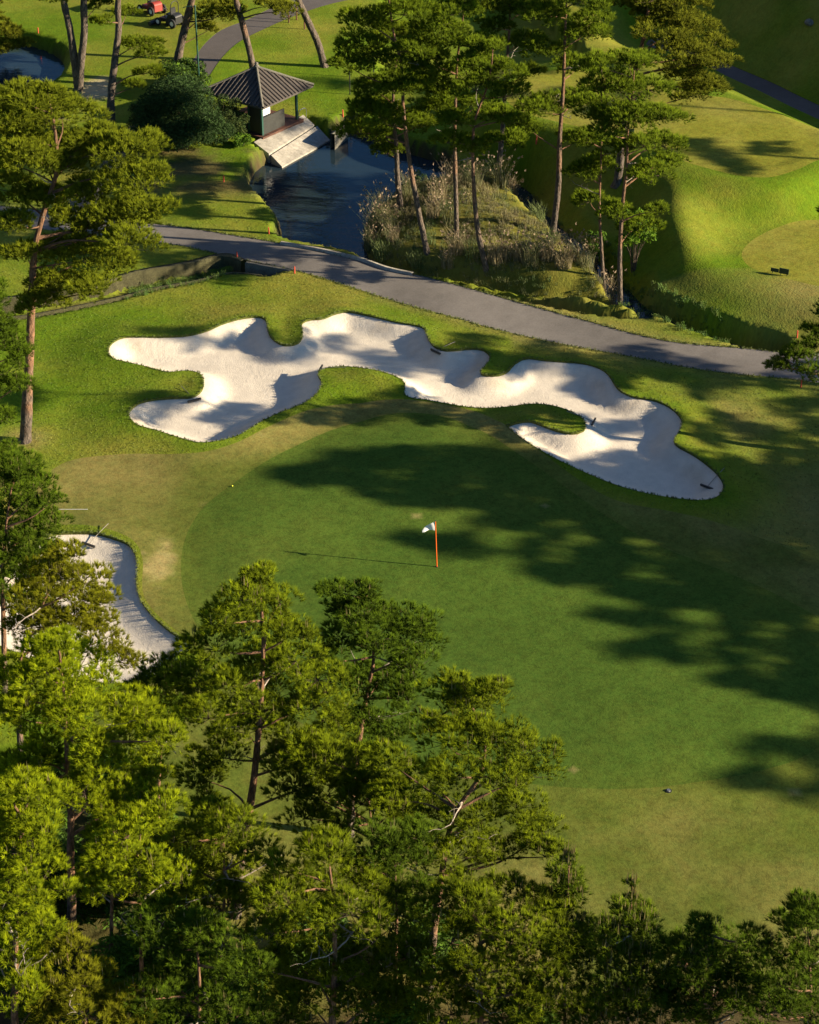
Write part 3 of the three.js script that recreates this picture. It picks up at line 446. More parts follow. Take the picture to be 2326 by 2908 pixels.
const PINES = [
  { label: 'tall red pine with orange trunk and spreading crown, alone left of the sand', at: [-17.17, -76.97], r: 0.28, look: 0, dead: 5, stems: [[[0.00,-0.25,0.00],[0.49,3.12,-0.04],[0.96,6.57,-0.08],[1.43,9.46,0.04],[2.00,11.18,-0.10],[2.65,12.86,0.01],[2.73,14.71,-0.03],[2.57,16.12,-0.11]]],
    pads: [[1.70,16.03,0.02,1.05],[2.80,14.76,-1.48,1.47],[1.19,14.22,-0.21,1.17],[3.91,13.77,-1.38,0.99],[2.28,13.17,-1.31,1.58],[5.33,13.80,-0.24,1.27],[6.11,13.08,1.05,1.16],[6.08,10.66,-1.20,1.10],[4.89,10.36,-0.89,1.20],[4.21,12.20,0.41,0.98],[5.56,10.32,1.43,0.98],[3.53,9.13,0.25,1.20],[2.30,7.54,-0.33,1.22],[3.83,8.20,1.52,0.89],[0.49,11.41,-1.45,1.00],[1.08,11.04,1.15,0.88],[0.59,13.01,-0.67,0.79],[3.02,10.04,-1.14,1.01],[2.30,8.90,-1.22,0.91],[4.58,8.52,-0.61,0.81],[1.68,7.29,1.01,0.80],[2.05,15.38,-1.02,1.07],[0.99,15.22,0.26,1.06],[1.92,13.66,0.44,1.12],[1.96,11.43,-0.41,0.95],[1.14,9.31,0.15,0.76],[3.04,12.92,-1.40,1.09]] },
  { label: 'pale lichen-grey pine trunk at the pond edge of the overgrown mound', at: [-0.46, -102.02], r: 0.19, look: 2, dead: 1, stems: [[[0.00,-0.25,0.00],[-0.18,1.69,-0.11],[-0.25,3.62,-0.07],[-0.42,5.79,0.04],[-0.31,7.91,-0.02],[0.02,9.74,-0.04]]],
    pads: [[-1.66,4.50,0.14,0.92],[-0.77,3.46,-0.07,0.78],[0.91,4.86,-0.32,1.03],[0.65,7.82,0.47,1.01],[-0.10,10.10,0.32,1.25],[-1.14,5.91,-0.41,1.02]] },
  { label: 'leaning twin-bark pine in front of the grey trunk on the mound', at: [0.95, -96.81], r: 0.17, look: 1, dead: 2, stems: [[[0.00,-0.25,0.00],[-0.51,2.45,0.02],[-0.96,5.10,0.01],[-1.25,7.67,0.09],[-1.36,10.18,0.06],[-1.76,11.90,-0.05],[-1.99,13.83,0.12],[-2.12,15.25,-0.09]]],
    pads: [[-3.14,12.32,-0.20,1.42],[-1.24,13.07,0.62,1.41],[-3.41,10.88,-0.84,1.32],[-1.96,10.18,-0.03,1.44],[-2.71,8.53,-1.11,1.10],[-0.53,11.07,0.40,1.31],[-1.01,9.17,0.63,1.44],[-3.44,6.72,0.18,1.09],[-2.45,7.76,0.90,1.32],[-1.25,6.99,-0.45,1.10],[-2.63,14.69,0.47,1.63],[-0.77,14.61,0.23,1.40],[-3.99,10.25,0.19,0.96],[-3.19,7.89,-0.11,0.97]] },
  { label: 'straight slender pine in the middle of the overgrown mound', at: [2.52, -97.91], r: 0.16, look: 1, dead: 2, stems: [[[0.00,-0.25,0.00],[-0.08,2.72,0.08],[-0.17,5.36,0.11],[-0.15,7.93,-0.01],[-0.06,10.19,0.04],[0.16,11.91,-0.11],[0.25,13.84,0.05]]],
    pads: [[-0.91,11.54,0.35,1.43],[0.74,11.09,1.18,1.30],[-1.15,9.96,0.77,1.32],[0.46,9.01,-0.52,1.22],[-0.39,8.09,-0.27,1.10],[-0.21,12.53,0.40,1.42],[0.53,13.25,-1.15,1.43],[-0.87,7.13,-0.09,1.10],[0.86,7.13,-0.80,0.98],[-1.48,8.36,-0.92,0.98]] },
  { label: 'crooked low-branching pine on the path side of the mound', at: [4.05, -95.33], r: 0.17, look: 1, dead: 2, stems: [[[0.00,-0.25,0.00],[-0.46,1.76,-0.11],[-0.69,3.62,0.06],[-0.83,6.21,-0.09],[-0.76,7.99,-0.06],[-0.20,9.73,-0.03],[0.01,10.95,0.09],[0.06,11.68,-0.10]]],
    pads: [[-0.57,10.92,-0.10,1.30],[0.61,10.50,0.10,1.18],[1.07,9.76,0.77,0.94],[-0.81,9.96,0.64,1.06],[-1.74,8.26,0.73,0.95],[0.45,8.07,-0.44,0.96],[-0.97,6.65,-0.17,0.96],[0.71,6.86,-0.28,0.96],[1.23,8.28,0.77,0.71],[-2.20,7.34,0.92,0.86]] },
  { label: 'pine with a forked limb standing at the back of the mound', at: [4.99, -106.12], r: 0.18, look: 2, dead: 2, stems: [[[0.00,-0.25,0.00],[0.26,3.55,-0.08],[0.33,6.31,-0.08],[0.45,8.47,-0.06],[0.47,10.58,-0.06],[0.51,12.14,-0.00]]],
    pads: [[-0.69,10.39,0.21,1.54],[1.42,9.87,-0.57,1.43],[0.12,11.26,-1.19,1.81],[-1.45,10.78,-0.19,1.29],[1.47,8.10,-0.31,1.04],[1.75,6.51,0.16,0.79],[-0.44,9.36,1.09,1.03]] },
  { label: 'straight pine with a long bare sunlit trunk right of the mound', at: [7.65, -98.50], r: 0.20, look: 1, dead: 3, stems: [[[0.00,-0.25,0.00],[0.22,2.87,0.05],[0.19,5.53,0.00],[0.26,8.12,0.03],[0.24,10.39,0.04],[0.25,12.37,-0.11],[0.24,14.30,0.10]]],
    pads: [[-0.16,14.27,0.67,1.65],[1.06,13.14,0.90,1.42],[-1.04,12.35,0.71,1.19],[1.24,11.05,-0.26,1.21],[-0.67,10.31,-0.24,1.09],[0.89,9.05,-0.95,1.11],[-1.32,7.21,0.32,1.10],[-0.26,7.21,-1.05,0.99],[1.22,7.35,-1.04,0.99],[1.17,5.25,-0.70,0.88],[-1.47,5.87,-0.81,0.75],[1.70,11.75,-0.38,0.96]] },
  { label: 'thin pine at the end of the mound beside the leafy sapling', at: [10.20, -93.81], r: 0.12, look: 1, dead: 2, stems: [[[0.00,-0.25,0.00],[-0.30,2.54,-0.11],[-0.56,5.14,-0.12],[-0.61,7.67,-0.08],[-0.67,9.65,-0.10],[-0.80,11.35,-0.03]]],
    pads: [[-1.10,10.31,-0.85,1.06],[-0.30,10.39,0.67,0.93],[-1.36,8.99,0.21,0.94],[-0.73,7.17,-0.63,0.95],[-1.02,5.47,-0.45,0.84],[0.13,8.31,-0.27,0.94],[-1.59,7.07,-0.24,0.76]] },
  { label: 'tall pine at the tip of the mound nearest the ditch', at: [10.86, -92.13], r: 0.16, look: 1, dead: 3, stems: [[[0.00,-0.25,0.00],[-0.23,3.29,-0.09],[-0.28,5.85,0.08],[-0.19,8.34,0.12],[-0.22,10.04,-0.01],[-0.11,11.94,-0.00],[-0.08,13.35,-0.10]]],
    pads: [[-0.20,13.14,-0.95,1.25],[-1.12,12.28,-0.38,1.37],[0.75,11.98,-0.56,1.14],[1.35,11.05,0.79,1.02],[-0.53,10.70,-0.81,1.27],[1.71,8.87,-1.14,1.17],[1.04,8.28,1.08,1.04],[0.62,9.34,0.07,1.04],[0.76,4.73,-0.85,0.95],[-0.58,5.89,0.10,0.82],[2.24,7.89,-1.14,0.71],[-1.67,13.37,0.07,1.02],[-1.15,10.47,1.15,0.91],[0.09,11.08,0.87,1.13],[1.37,6.05,0.47,0.61]] },
  { label: 'thick pine with a wide dark crown on the shaded bank below the tees', at: [11.52, -103.49], r: 0.26, look: 3, dead: 3, stems: [[[0.00,-0.25,0.00],[0.13,1.41,-0.06],[0.18,3.36,-0.03],[0.45,5.00,-0.08],[0.82,7.42,0.07],[1.11,9.77,0.01],[1.18,11.82,0.07]]],
    pads: [[2.61,10.11,-0.55,1.52],[3.77,8.69,-0.89,1.28],[2.01,9.07,1.00,1.51],[3.03,7.97,1.55,1.39],[4.64,7.42,1.13,1.06],[3.45,6.57,0.98,1.53],[4.26,5.92,1.02,1.15],[1.41,10.79,0.77,1.50],[0.29,11.29,-0.87,1.77],[2.92,11.84,0.06,1.50],[4.81,7.78,-0.46,0.92],[3.90,4.57,-1.51,1.05],[0.71,9.53,-1.51,1.28],[2.30,9.28,-0.71,1.40]] },
  { label: 'forked double-stemmed pine beside the round pond', at: [-21.06, -121.61], r: 0.28, keep: 0.4, look: 2, dead: 0, stems: [[[0.00,-0.25,0.00],[-0.06,1.72,-0.06],[-0.16,3.86,0.05],[-0.38,5.67,0.11],[-0.51,7.46,-0.01],[-0.74,15.50,-0.01]],[[0.00,-0.25,0.00],[0.39,2.02,0.10],[0.73,3.86,0.12],[0.85,5.67,0.11],[1.10,7.46,-0.03],[1.55,15.50,-0.03]]],
    pads: [[1.98,11.20,0.00,1.20],[-2.35,11.95,1.56,1.13],[-0.49,12.70,-2.00,1.07],[0.34,13.45,1.33,1.00],[-2.00,14.20,-0.23,0.93],[0.02,14.95,-0.47,0.87],[-0.80,15.70,0.19,0.80],[2.71,11.20,2.19,1.20],[-0.88,11.95,-0.59,1.13],[3.17,12.70,-0.93,1.07],[0.87,13.45,1.58,1.00],[0.97,14.20,-1.21,0.93],[2.32,14.95,0.37,0.87],[1.37,15.70,0.06,0.80],[-0.81,7.20,-0.84,2.06],[1.31,7.80,-0.82,2.06],[0.25,9.24,-0.91,2.34],[1.68,5.33,-0.89,0.77],[-1.29,6.39,0.37,1.47]] },
  { label: 'pine branch reaching in from the far bank of the round pond', at: [-29.43, -128.39], r: 0.25, keep: 0.4, look: 3, dead: 0, stems: [[[0.00,-0.25,0.00],[0.25,1.62,0.10],[0.73,3.53,0.08],[1.26,5.41,-0.00],[2.40,15.50,-0.00]]],
    pads: [[4.51,11.20,0.00,1.20],[0.29,11.95,1.56,1.13],[2.26,12.70,-2.00,1.07],[3.19,13.45,1.33,1.00],[0.96,14.20,-0.23,0.93],[3.08,14.95,-0.47,0.87],[2.37,15.70,0.19,0.80],[3.19,2.27,0.24,1.12],[2.64,3.21,0.48,1.24],[1.24,3.63,-0.66,1.56],[1.85,2.02,0.26,1.25],[1.13,5.92,0.66,2.15]] },
  { label: 'dark-trunked pine with low drooping boughs beside the shaded bush', at: [-18.03, -113.98], r: 0.27, keep: 0.4, look: 2, dead: 2, stems: [[[0.00,-0.25,0.00],[0.24,2.33,0.07],[0.65,4.67,0.06],[0.98,6.39,-0.01],[1.04,7.81,-0.08],[1.36,9.48,0.07],[1.82,15.50,0.07]]],
    pads: [[4.09,11.20,0.00,1.20],[-0.16,11.95,1.56,1.13],[1.78,12.70,-2.00,1.07],[2.68,13.45,1.33,1.00],[0.43,14.20,-0.23,0.93],[2.53,14.95,-0.47,0.87],[1.78,15.70,0.19,0.80],[2.24,5.32,-0.47,1.07],[2.64,4.10,0.84,0.78],[0.26,7.34,1.32,0.55],[1.67,2.87,-0.29,0.68],[1.48,9.68,-0.28,1.92],[0.97,11.23,1.25,2.16],[2.92,5.18,0.63,0.72],[1.34,7.09,-0.92,0.67]] },
  { label: 'leaning pine rising out of the shrubs beside the small path', at: [-15.12, -122.64], r: 0.30, keep: 0.4, look: 3, dead: 1, stems: [[[0.00,-0.25,0.00],[0.51,1.88,-0.09],[1.04,3.73,-0.08],[1.45,5.10,0.10],[1.90,6.75,0.07],[2.85,15.50,0.07]]],
    pads: [[4.99,11.20,0.00,1.20],[0.76,11.95,1.56,1.13],[2.72,12.70,-2.00,1.07],[3.65,13.45,1.33,1.00],[1.42,14.20,-0.23,0.93],[3.54,14.95,-0.47,0.87],[2.82,15.70,0.19,0.80],[2.58,4.12,-0.85,1.26],[3.94,4.95,0.78,1.12],[1.57,6.80,1.15,2.05],[3.56,6.86,0.38,1.77],[2.42,3.30,-0.36,0.66]] },
  { label: 'pine leaning left behind the tiled roof of the shelter', at: [-9.66, -120.90], r: 0.24, keep: 0.4, look: 3, dead: 2, stems: [[[0.00,-0.25,0.00],[-0.24,2.17,0.01],[-0.68,4.30,-0.09],[-1.02,5.80,-0.12],[-1.32,7.57,0.11],[-1.86,15.50,0.11]]],
    pads: [[1.03,11.20,0.00,1.20],[-3.32,11.95,1.56,1.13],[-1.49,12.70,-2.00,1.07],[-0.70,13.45,1.33,1.00],[-3.06,14.20,-0.23,0.93],[-1.07,14.95,-0.47,0.87],[-1.92,15.70,0.19,0.80],[1.97,5.49,0.36,1.05],[1.09,5.76,0.06,0.88],[-1.33,8.75,1.04,2.30]] },
  { label: 'bare leaning pine trunk on the open lawn behind the shelter', at: [-5.49, -125.39], r: 0.26, keep: 0.4, look: 2, dead: 0, stems: [[[0.00,-0.25,0.00],[-0.48,1.68,-0.02],[-1.00,2.94,0.09],[-1.52,4.18,0.08],[-2.14,5.71,-0.07],[-3.73,15.50,-0.07]]],
    pads: [[-0.43,11.20,0.00,1.20],[-4.86,11.95,1.56,1.13],[-3.10,12.70,-2.00,1.07],[-2.37,13.45,1.33,1.00],[-4.81,14.20,-0.23,0.93],[-2.89,14.95,-0.47,0.87],[-3.81,15.70,0.19,0.80],[-2.44,6.70,-0.74,2.42],[-1.21,7.35,-0.62,2.11]] },
  { label: 'tall pine with layered olive crown and orange trunk in front of the green', at: [-5.54, -46.81], r: 0.19, look: 4, dead: 4, stems: [[[0.00,-0.25,0.00],[0.24,2.00,-0.06],[0.54,3.75,0.02],[0.84,5.63,-0.06],[1.05,7.45,-0.02],[1.22,9.21,-0.09],[1.33,10.92,0.10],[1.29,12.41,-0.04],[1.27,12.87,-0.01]]],
    pads: [[1.28,12.71,0.20,0.47],[0.87,12.88,0.97,0.53],[1.83,11.95,-0.19,0.54],[0.44,12.13,1.00,0.67],[1.41,11.26,0.00,0.75],[2.23,11.14,0.08,0.55],[-0.12,10.54,0.06,0.76],[0.98,9.22,-1.16,0.85],[2.25,9.97,-0.14,0.76],[2.82,8.82,-0.76,0.64],[-0.76,8.49,-1.19,0.78],[0.56,9.49,0.72,0.82],[1.67,8.18,-0.79,0.85],[2.70,8.29,-0.06,0.70],[-0.33,8.40,0.54,0.77],[0.71,7.56,0.14,0.78],[1.93,6.94,-0.42,0.79],[3.10,7.12,0.04,0.64],[-0.18,6.65,0.13,0.71],[2.40,6.56,0.68,0.71],[3.50,7.43,-0.95,0.57],[3.07,5.75,0.14,0.57],[-0.75,5.13,-0.60,0.65],[-0.66,4.05,-0.54,0.56],[1.85,6.89,0.65,0.59]] },
  { label: 'dense dark green pine with a side spire, right of the tallest foreground pine', at: [-2.02, -50.65], r: 0.16, look: 5, dead: 2, stems: [[[0.00,-0.25,0.00],[0.19,2.45,0.00],[0.45,4.42,0.01],[0.70,6.14,0.06],[0.90,7.44,0.10],[0.73,8.72,-0.01],[0.67,9.79,0.03]]],
    pads: [[-0.28,9.88,0.01,0.32],[-0.37,9.18,0.03,0.44],[0.67,9.37,0.42,0.66],[1.54,8.82,-0.10,0.74],[2.28,8.77,0.07,0.52],[-0.09,8.14,-0.05,0.74],[0.97,8.78,0.97,0.80],[1.99,8.22,0.44,0.74],[-0.37,7.86,0.83,0.59],[2.13,7.61,0.97,0.59],[1.07,6.12,-0.53,0.84],[0.18,6.24,0.13,0.75],[1.98,6.50,0.98,0.67],[1.08,5.58,0.75,0.75],[0.12,3.79,-0.80,0.70],[1.83,3.76,-0.83,0.70],[0.60,3.73,-0.13,0.62]] },
  { label: 'broad pine with bent trunk at the edge of the lawn', at: [0.54, -43.52], r: 0.17, look: 4, dead: 3, stems: [[[0.00,-0.25,0.00],[0.20,2.74,-0.10],[0.39,4.61,-0.06],[0.58,6.25,-0.10],[0.91,7.48,0.04],[1.43,8.52,0.07],[1.54,9.71,0.10],[1.12,11.03,-0.08]]],
    pads: [[1.35,11.67,0.52,0.58],[0.58,11.73,0.38,0.58],[0.36,10.04,-0.86,0.53],[1.71,12.21,0.92,0.32],[2.00,10.60,1.12,0.71],[2.92,8.83,-0.67,0.60],[1.23,10.57,1.09,0.77],[2.91,8.32,-0.24,0.60],[0.48,9.68,-0.03,0.59],[2.03,9.32,1.18,0.65],[0.74,9.18,0.80,0.65],[-0.03,7.68,-0.81,0.61],[2.54,7.17,-0.16,0.68],[1.32,6.99,0.04,0.68],[-0.03,6.80,-0.39,0.68],[3.17,5.60,-0.73,0.69],[1.91,5.32,-0.44,0.69],[0.78,6.00,0.53,0.68],[-0.29,4.68,-1.15,0.63],[3.39,5.64,0.13,0.55],[-0.98,7.54,-0.14,0.61],[-1.12,8.09,-1.16,0.61]] },
  { label: 'bright yellow-green pine below the small bunker', at: [-10.49, -44.52], r: 0.18, look: 6, dead: 2, stems: [[[0.00,-0.25,0.00],[0.31,2.37,-0.04],[0.49,4.64,0.03],[0.67,6.64,0.00],[0.71,8.57,-0.10],[0.84,10.27,0.12],[0.85,11.59,0.07],[0.85,12.24,0.11]]],
    pads: [[0.57,11.47,-0.95,0.67],[-0.18,11.34,-0.56,0.73],[1.15,10.77,-1.10,0.74],[0.69,11.60,0.67,0.78],[-0.67,10.52,-0.55,0.60],[1.53,10.10,-0.89,0.61],[0.14,9.96,-0.19,0.80],[1.44,10.70,0.99,0.72],[-0.33,10.36,0.77,0.66],[2.21,9.65,-0.58,0.68],[2.95,9.11,-0.84,0.68],[3.60,9.72,1.01,0.59],[2.53,9.05,0.17,0.74],[1.51,9.30,0.48,0.73],[0.09,7.95,-0.99,0.76],[2.66,7.18,-1.06,0.70],[1.82,8.25,0.45,0.67],[-0.45,8.08,-0.18,0.68],[3.03,6.50,-1.03,0.56],[1.34,7.88,1.05,0.60],[2.27,7.27,0.32,0.61],[-0.57,8.13,0.72,0.61]] },
  { label: 'olive-brown pine standing over the small bunker', at: [-13.54, -54.12], r: 0.13, look: 7, dead: 2, stems: [[[0.00,-0.25,0.00],[0.35,4.12,-0.10],[0.83,5.69,0.09],[1.61,7.23,-0.10],[2.03,8.35,0.09]]],
    pads: [[2.37,8.89,-0.08,0.40],[1.78,7.88,-0.29,0.78],[2.77,7.86,0.10,0.78],[1.47,7.75,0.77,0.77],[2.44,6.65,-0.42,0.87],[3.27,6.67,-0.67,0.55],[1.84,6.30,0.05,0.79],[2.98,5.74,-0.47,0.64],[0.70,5.58,-0.70,0.72],[3.65,4.22,-0.61,0.65],[3.03,4.91,-0.81,0.64]] },
  { label: 'green pine with thin needles beside the pale apron', at: [-14.67, -57.35], r: 0.14, look: 5, dead: 1, stems: [[[0.00,-0.25,0.00],[0.33,3.38,-0.07],[0.60,6.20,-0.05],[0.96,8.15,-0.05],[1.40,10.03,0.06]]],
    pads: [[1.49,10.06,-0.42,0.64],[1.04,9.66,0.00,0.72],[1.83,8.99,-0.64,0.81],[2.47,8.72,-0.31,0.45],[1.02,7.93,-0.96,0.82],[2.05,7.73,-0.50,0.74],[0.58,6.95,-0.97,0.66],[1.70,7.48,0.47,0.81],[0.90,6.66,0.10,0.59],[1.36,5.89,-0.62,0.70],[2.18,6.66,-0.05,0.59],[1.21,6.10,0.87,0.68],[0.39,4.06,-0.79,0.67],[1.65,5.15,0.64,0.56]] },
  { label: 'pine boughs in the shade of the lone orange-trunked pine', at: [-17.94, -68.41], r: 0.16, look: 5, dead: 1, stems: [[[0.00,-0.25,0.00],[0.65,5.59,-0.02],[1.27,9.36,-0.00],[1.64,11.78,0.08]]],
    pads: [[2.43,9.29,-0.15,0.77],[2.71,8.79,0.01,0.55],[2.28,8.06,0.26,0.64],[2.68,7.76,0.68,0.66],[1.96,5.89,-0.22,0.56],[2.13,4.66,0.47,0.56],[1.62,10.32,0.29,1.09],[1.37,11.47,0.19,1.08]] },
  { label: 'low dark pine shaded behind the tallest foreground pine', at: [-8.34, -49.71], r: 0.11, look: 5, dead: 1, stems: [[[0.00,-0.25,0.00],[0.28,3.03,-0.02],[0.60,5.54,-0.04],[0.77,7.03,-0.11]]],
    pads: [[0.71,7.14,-0.59,0.67],[0.06,6.51,-0.69,0.60],[1.58,7.68,0.39,0.66],[0.52,6.18,-0.39,0.82],[1.55,6.06,-0.54,0.75],[-0.16,5.40,-0.66,0.60],[1.05,5.97,0.55,0.74]] },
  { label: 'dense bushy pine below the tallest foreground pine', at: [-2.22, -39.80], r: 0.16, look: 4, dead: 2, stems: [[[0.00,-0.25,0.00],[0.06,2.68,0.09],[0.18,5.42,0.04],[0.15,7.50,-0.05],[0.06,8.85,-0.06]]],
    pads: [[-0.09,8.61,-0.46,0.57],[-0.84,8.27,-0.09,0.63],[0.64,7.49,-0.75,0.71],[-0.10,7.56,-0.12,0.70],[1.42,7.02,-0.52,0.58],[-1.16,8.28,1.02,0.62],[0.69,7.80,1.04,0.75],[-0.50,6.57,0.10,0.70],[1.67,5.76,-0.56,0.72],[-1.33,7.11,1.02,0.57],[0.09,5.01,-0.42,0.79],[1.14,4.75,-0.32,0.72],[-0.90,3.79,-1.10,0.74],[2.19,4.98,-0.26,0.59],[-1.74,4.65,-0.06,0.52],[0.35,3.98,0.01,0.79],[-0.64,2.75,-0.66,0.81],[1.40,3.62,0.01,0.79],[-1.63,1.93,-1.09,0.68],[2.32,3.27,-0.52,0.67]] },
  { label: 'golden-tipped pine under the bright yellow-green pine', at: [-11.06, -37.92], r: 0.16, look: 6, dead: 4, stems: [[[0.00,-0.25,0.00],[0.49,4.66,-0.10],[0.91,8.10,-0.02],[1.23,10.53,-0.11],[1.42,11.78,-0.11]]],
    pads: [[1.39,11.60,-0.39,0.59],[0.71,11.01,-0.53,0.60],[1.89,11.54,0.17,0.42],[1.26,10.74,0.06,0.71],[0.92,10.19,0.50,0.59],[1.69,9.86,0.32,0.66],[1.00,8.84,0.43,0.66],[1.78,8.83,0.76,0.48],[0.46,7.05,-0.22,0.62],[0.99,6.41,-0.35,0.56],[0.75,6.71,0.97,0.61],[1.01,4.65,-0.70,0.58],[1.45,13.07,0.45,0.52],[2.09,12.78,0.29,0.46]] },
  { label: 'small yellowish pine with an upright leader among dark undergrowth', at: [-9.11, -38.25], r: 0.10, look: 7, dead: 1, stems: [[[0.00,-0.25,0.00],[0.29,3.40,-0.11],[0.39,5.20,0.08],[0.16,6.25,0.09],[0.11,7.11,0.03]]],
    pads: [[0.19,7.34,0.37,0.20],[0.25,6.40,0.50,0.56],[0.75,5.14,-0.58,0.58],[-0.43,5.24,0.04,0.57],[1.20,5.03,0.01,0.57],[0.52,5.22,0.54,0.69],[1.63,5.00,0.49,0.50],[-0.14,4.86,0.52,0.57]] },
  { label: 'wide olive pine in front of the bent-trunk pine', at: [1.99, -39.10], r: 0.16, look: 4, dead: 2, stems: [[[0.00,-0.25,0.00],[-0.05,2.49,0.02],[-0.03,5.04,0.09],[-0.13,6.97,0.04],[-0.27,7.81,0.05]]],
    pads: [[-0.50,7.60,-0.59,0.63],[0.54,7.19,-1.03,0.64],[1.30,7.06,-0.81,0.64],[-1.14,7.36,-0.31,0.63],[-0.09,6.31,-0.87,0.77],[0.83,7.50,0.74,0.68],[1.88,7.09,0.13,0.63],[-0.89,6.72,0.28,0.69],[0.26,6.20,0.28,0.76],[1.39,6.14,0.40,0.76],[2.45,5.90,-0.02,0.58],[-0.17,3.94,-1.09,0.79],[0.90,5.35,0.65,0.76],[2.05,5.24,0.55,0.70],[-1.13,5.05,0.01,0.64],[0.32,3.86,0.08,0.78],[1.47,3.97,0.35,0.78],[2.78,2.79,-0.95,0.67],[-0.87,4.32,0.52,0.71]] },
  { label: 'young pointed pine with pale candles at the lawn edge', at: [6.19, -39.10], r: 0.09, look: 8, dead: 0, stems: [[[0.00,-0.25,0.00],[-0.17,3.42,-0.06],[-0.26,6.27,-0.10],[-0.36,8.45,-0.06]]],
    pads: [[-0.38,8.24,0.28,0.17],[-0.32,7.18,-0.35,0.38],[-0.70,7.33,0.29,0.53],[-0.05,7.51,0.57,0.37],[-0.88,6.44,-0.01,0.64],[-0.09,6.14,-0.14,0.59],[-0.97,5.73,-0.03,0.70],[0.03,5.79,0.22,0.64],[-0.59,5.19,0.32,0.77],[0.35,4.83,0.14,0.58],[-0.26,4.14,0.17,0.78],[0.78,3.26,-0.51,0.59],[-0.80,3.16,-0.42,0.66]] },
  { label: 'narrow young pine tip standing between the broad pine and pointed pine', at: [4.49, -39.98], r: 0.07, look: 8, dead: 0, stems: [[[0.00,-0.25,0.00],[-0.18,4.35,-0.06],[-0.23,7.00,0.06],[-0.24,8.72,-0.05]]],
    pads: [[-0.23,8.49,0.05,0.18],[-0.35,7.63,-0.39,0.36],[-0.08,7.19,-0.35,0.32],[-0.40,6.82,-0.18,0.41],[-0.15,6.43,0.14,0.39],[-0.31,5.75,0.15,0.47]] },
  { label: 'dark flat-topped young pine at the bottom of the lawn', at: [8.58, -38.76], r: 0.10, look: 5, dead: 0, stems: [[[0.00,-0.25,0.00],[-0.39,3.23,0.04],[-0.36,4.50,-0.05],[-0.62,6.09,0.00],[-0.81,7.21,-0.01]]],
    pads: [[-0.82,7.11,-0.05,0.15],[-1.43,6.05,-0.61,0.38],[-1.02,6.97,0.63,0.50],[-0.05,6.14,-0.48,0.57],[0.43,7.56,0.77,0.40],[-1.37,6.61,0.70,0.62],[-0.17,4.97,-0.77,0.78],[0.56,5.85,-0.07,0.64],[-0.77,5.56,0.51,0.76],[0.21,5.62,0.75,0.69],[-1.54,4.95,-0.08,0.51],[-0.25,3.75,-0.37,0.78],[1.02,4.20,-0.46,0.59],[-1.37,4.88,0.71,0.63]] },
  { label: 'dark young pine right of the flat-topped young pine', at: [11.25, -38.25], r: 0.10, look: 5, dead: 0, stems: [[[0.00,-0.25,0.00],[-0.30,3.40,-0.07],[-0.65,6.08,0.02],[-0.93,8.20,-0.09]]],
    pads: [[-1.08,8.35,0.03,0.44],[-0.73,8.72,0.63,0.48],[-1.25,7.29,-0.51,0.31],[-0.98,7.88,0.45,0.61],[-1.41,6.78,0.01,0.50],[-0.77,6.96,0.54,0.62],[-1.50,6.02,0.28,0.63],[-0.53,4.99,-0.38,0.70],[-1.72,5.25,0.56,0.75],[-0.54,4.47,-0.02,0.77]] },
  { label: 'pine with a dark bough hanging over the cart path', at: [20.67, -75.72], r: 0.20, look: 5, dead: 1, stems: [[[0.00,-0.25,0.00],[-0.58,3.79,-0.11],[-1.14,7.19,-0.12],[-1.70,10.45,-0.00],[-2.05,12.55,-0.01]]],
    pads: [[-3.59,5.04,-0.48,0.71],[-4.28,4.38,-0.86,0.58],[-3.25,5.89,-0.37,0.71],[-4.79,4.30,-0.44,0.37],[-3.53,4.64,0.82,0.56],[-1.81,6.60,-1.20,1.22],[-1.84,9.01,0.60,1.18],[-1.51,10.82,0.81,1.16],[-1.89,5.16,-0.91,0.82],[-2.73,12.57,1.02,1.15],[-0.72,8.10,0.51,1.19]] },
  { label: 'pine with bare silver dead branches between the foreground pines', at: [-5.64, -42.36], r: 0.11, look: 4, dead: 6, stems: [[[0.00,-0.25,0.00],[0.22,2.91,0.10],[0.39,5.67,-0.05],[0.45,7.61,-0.03]]],
    pads: [[0.04,7.61,-0.19,0.60],[0.95,8.39,0.90,0.58],[-0.48,7.23,0.16,0.66],[0.37,6.51,-0.25,0.60],[1.33,6.62,-0.13,0.53],[-0.89,5.84,-0.40,0.61],[-0.30,4.93,-0.81,0.69],[0.95,5.01,-0.72,0.62],[-1.08,7.62,0.60,0.52],[1.51,4.77,-0.39,0.55],[0.54,5.50,0.78,0.67],[-0.71,4.34,-0.45,0.69]] },
  { label: 'yellow-green pine filling the gap right of the bare orange trunk', at: [-7.77, -40.51], r: 0.11, look: 6, dead: 2, stems: [[[0.00,-0.25,0.00],[0.20,2.88,-0.06],[0.40,6.49,0.00],[0.59,9.21,-0.07]]],
    pads: [[0.63,9.20,-0.20,0.51],[0.26,9.52,0.73,0.56],[1.30,10.39,0.61,0.49],[-0.21,8.66,0.50,0.50],[0.62,8.40,0.21,0.57],[0.13,7.96,0.66,0.57],[1.28,8.00,0.71,0.57],[-0.65,7.09,0.08,0.52]] },
  { label: 'dark pine in the shaded hollow left of the bushy pine', at: [-5.95, -38.76], r: 0.12, look: 5, dead: 2, stems: [[[0.00,-0.25,0.00],[0.16,2.86,0.05],[0.29,5.57,-0.11],[0.28,7.29,0.06]]],
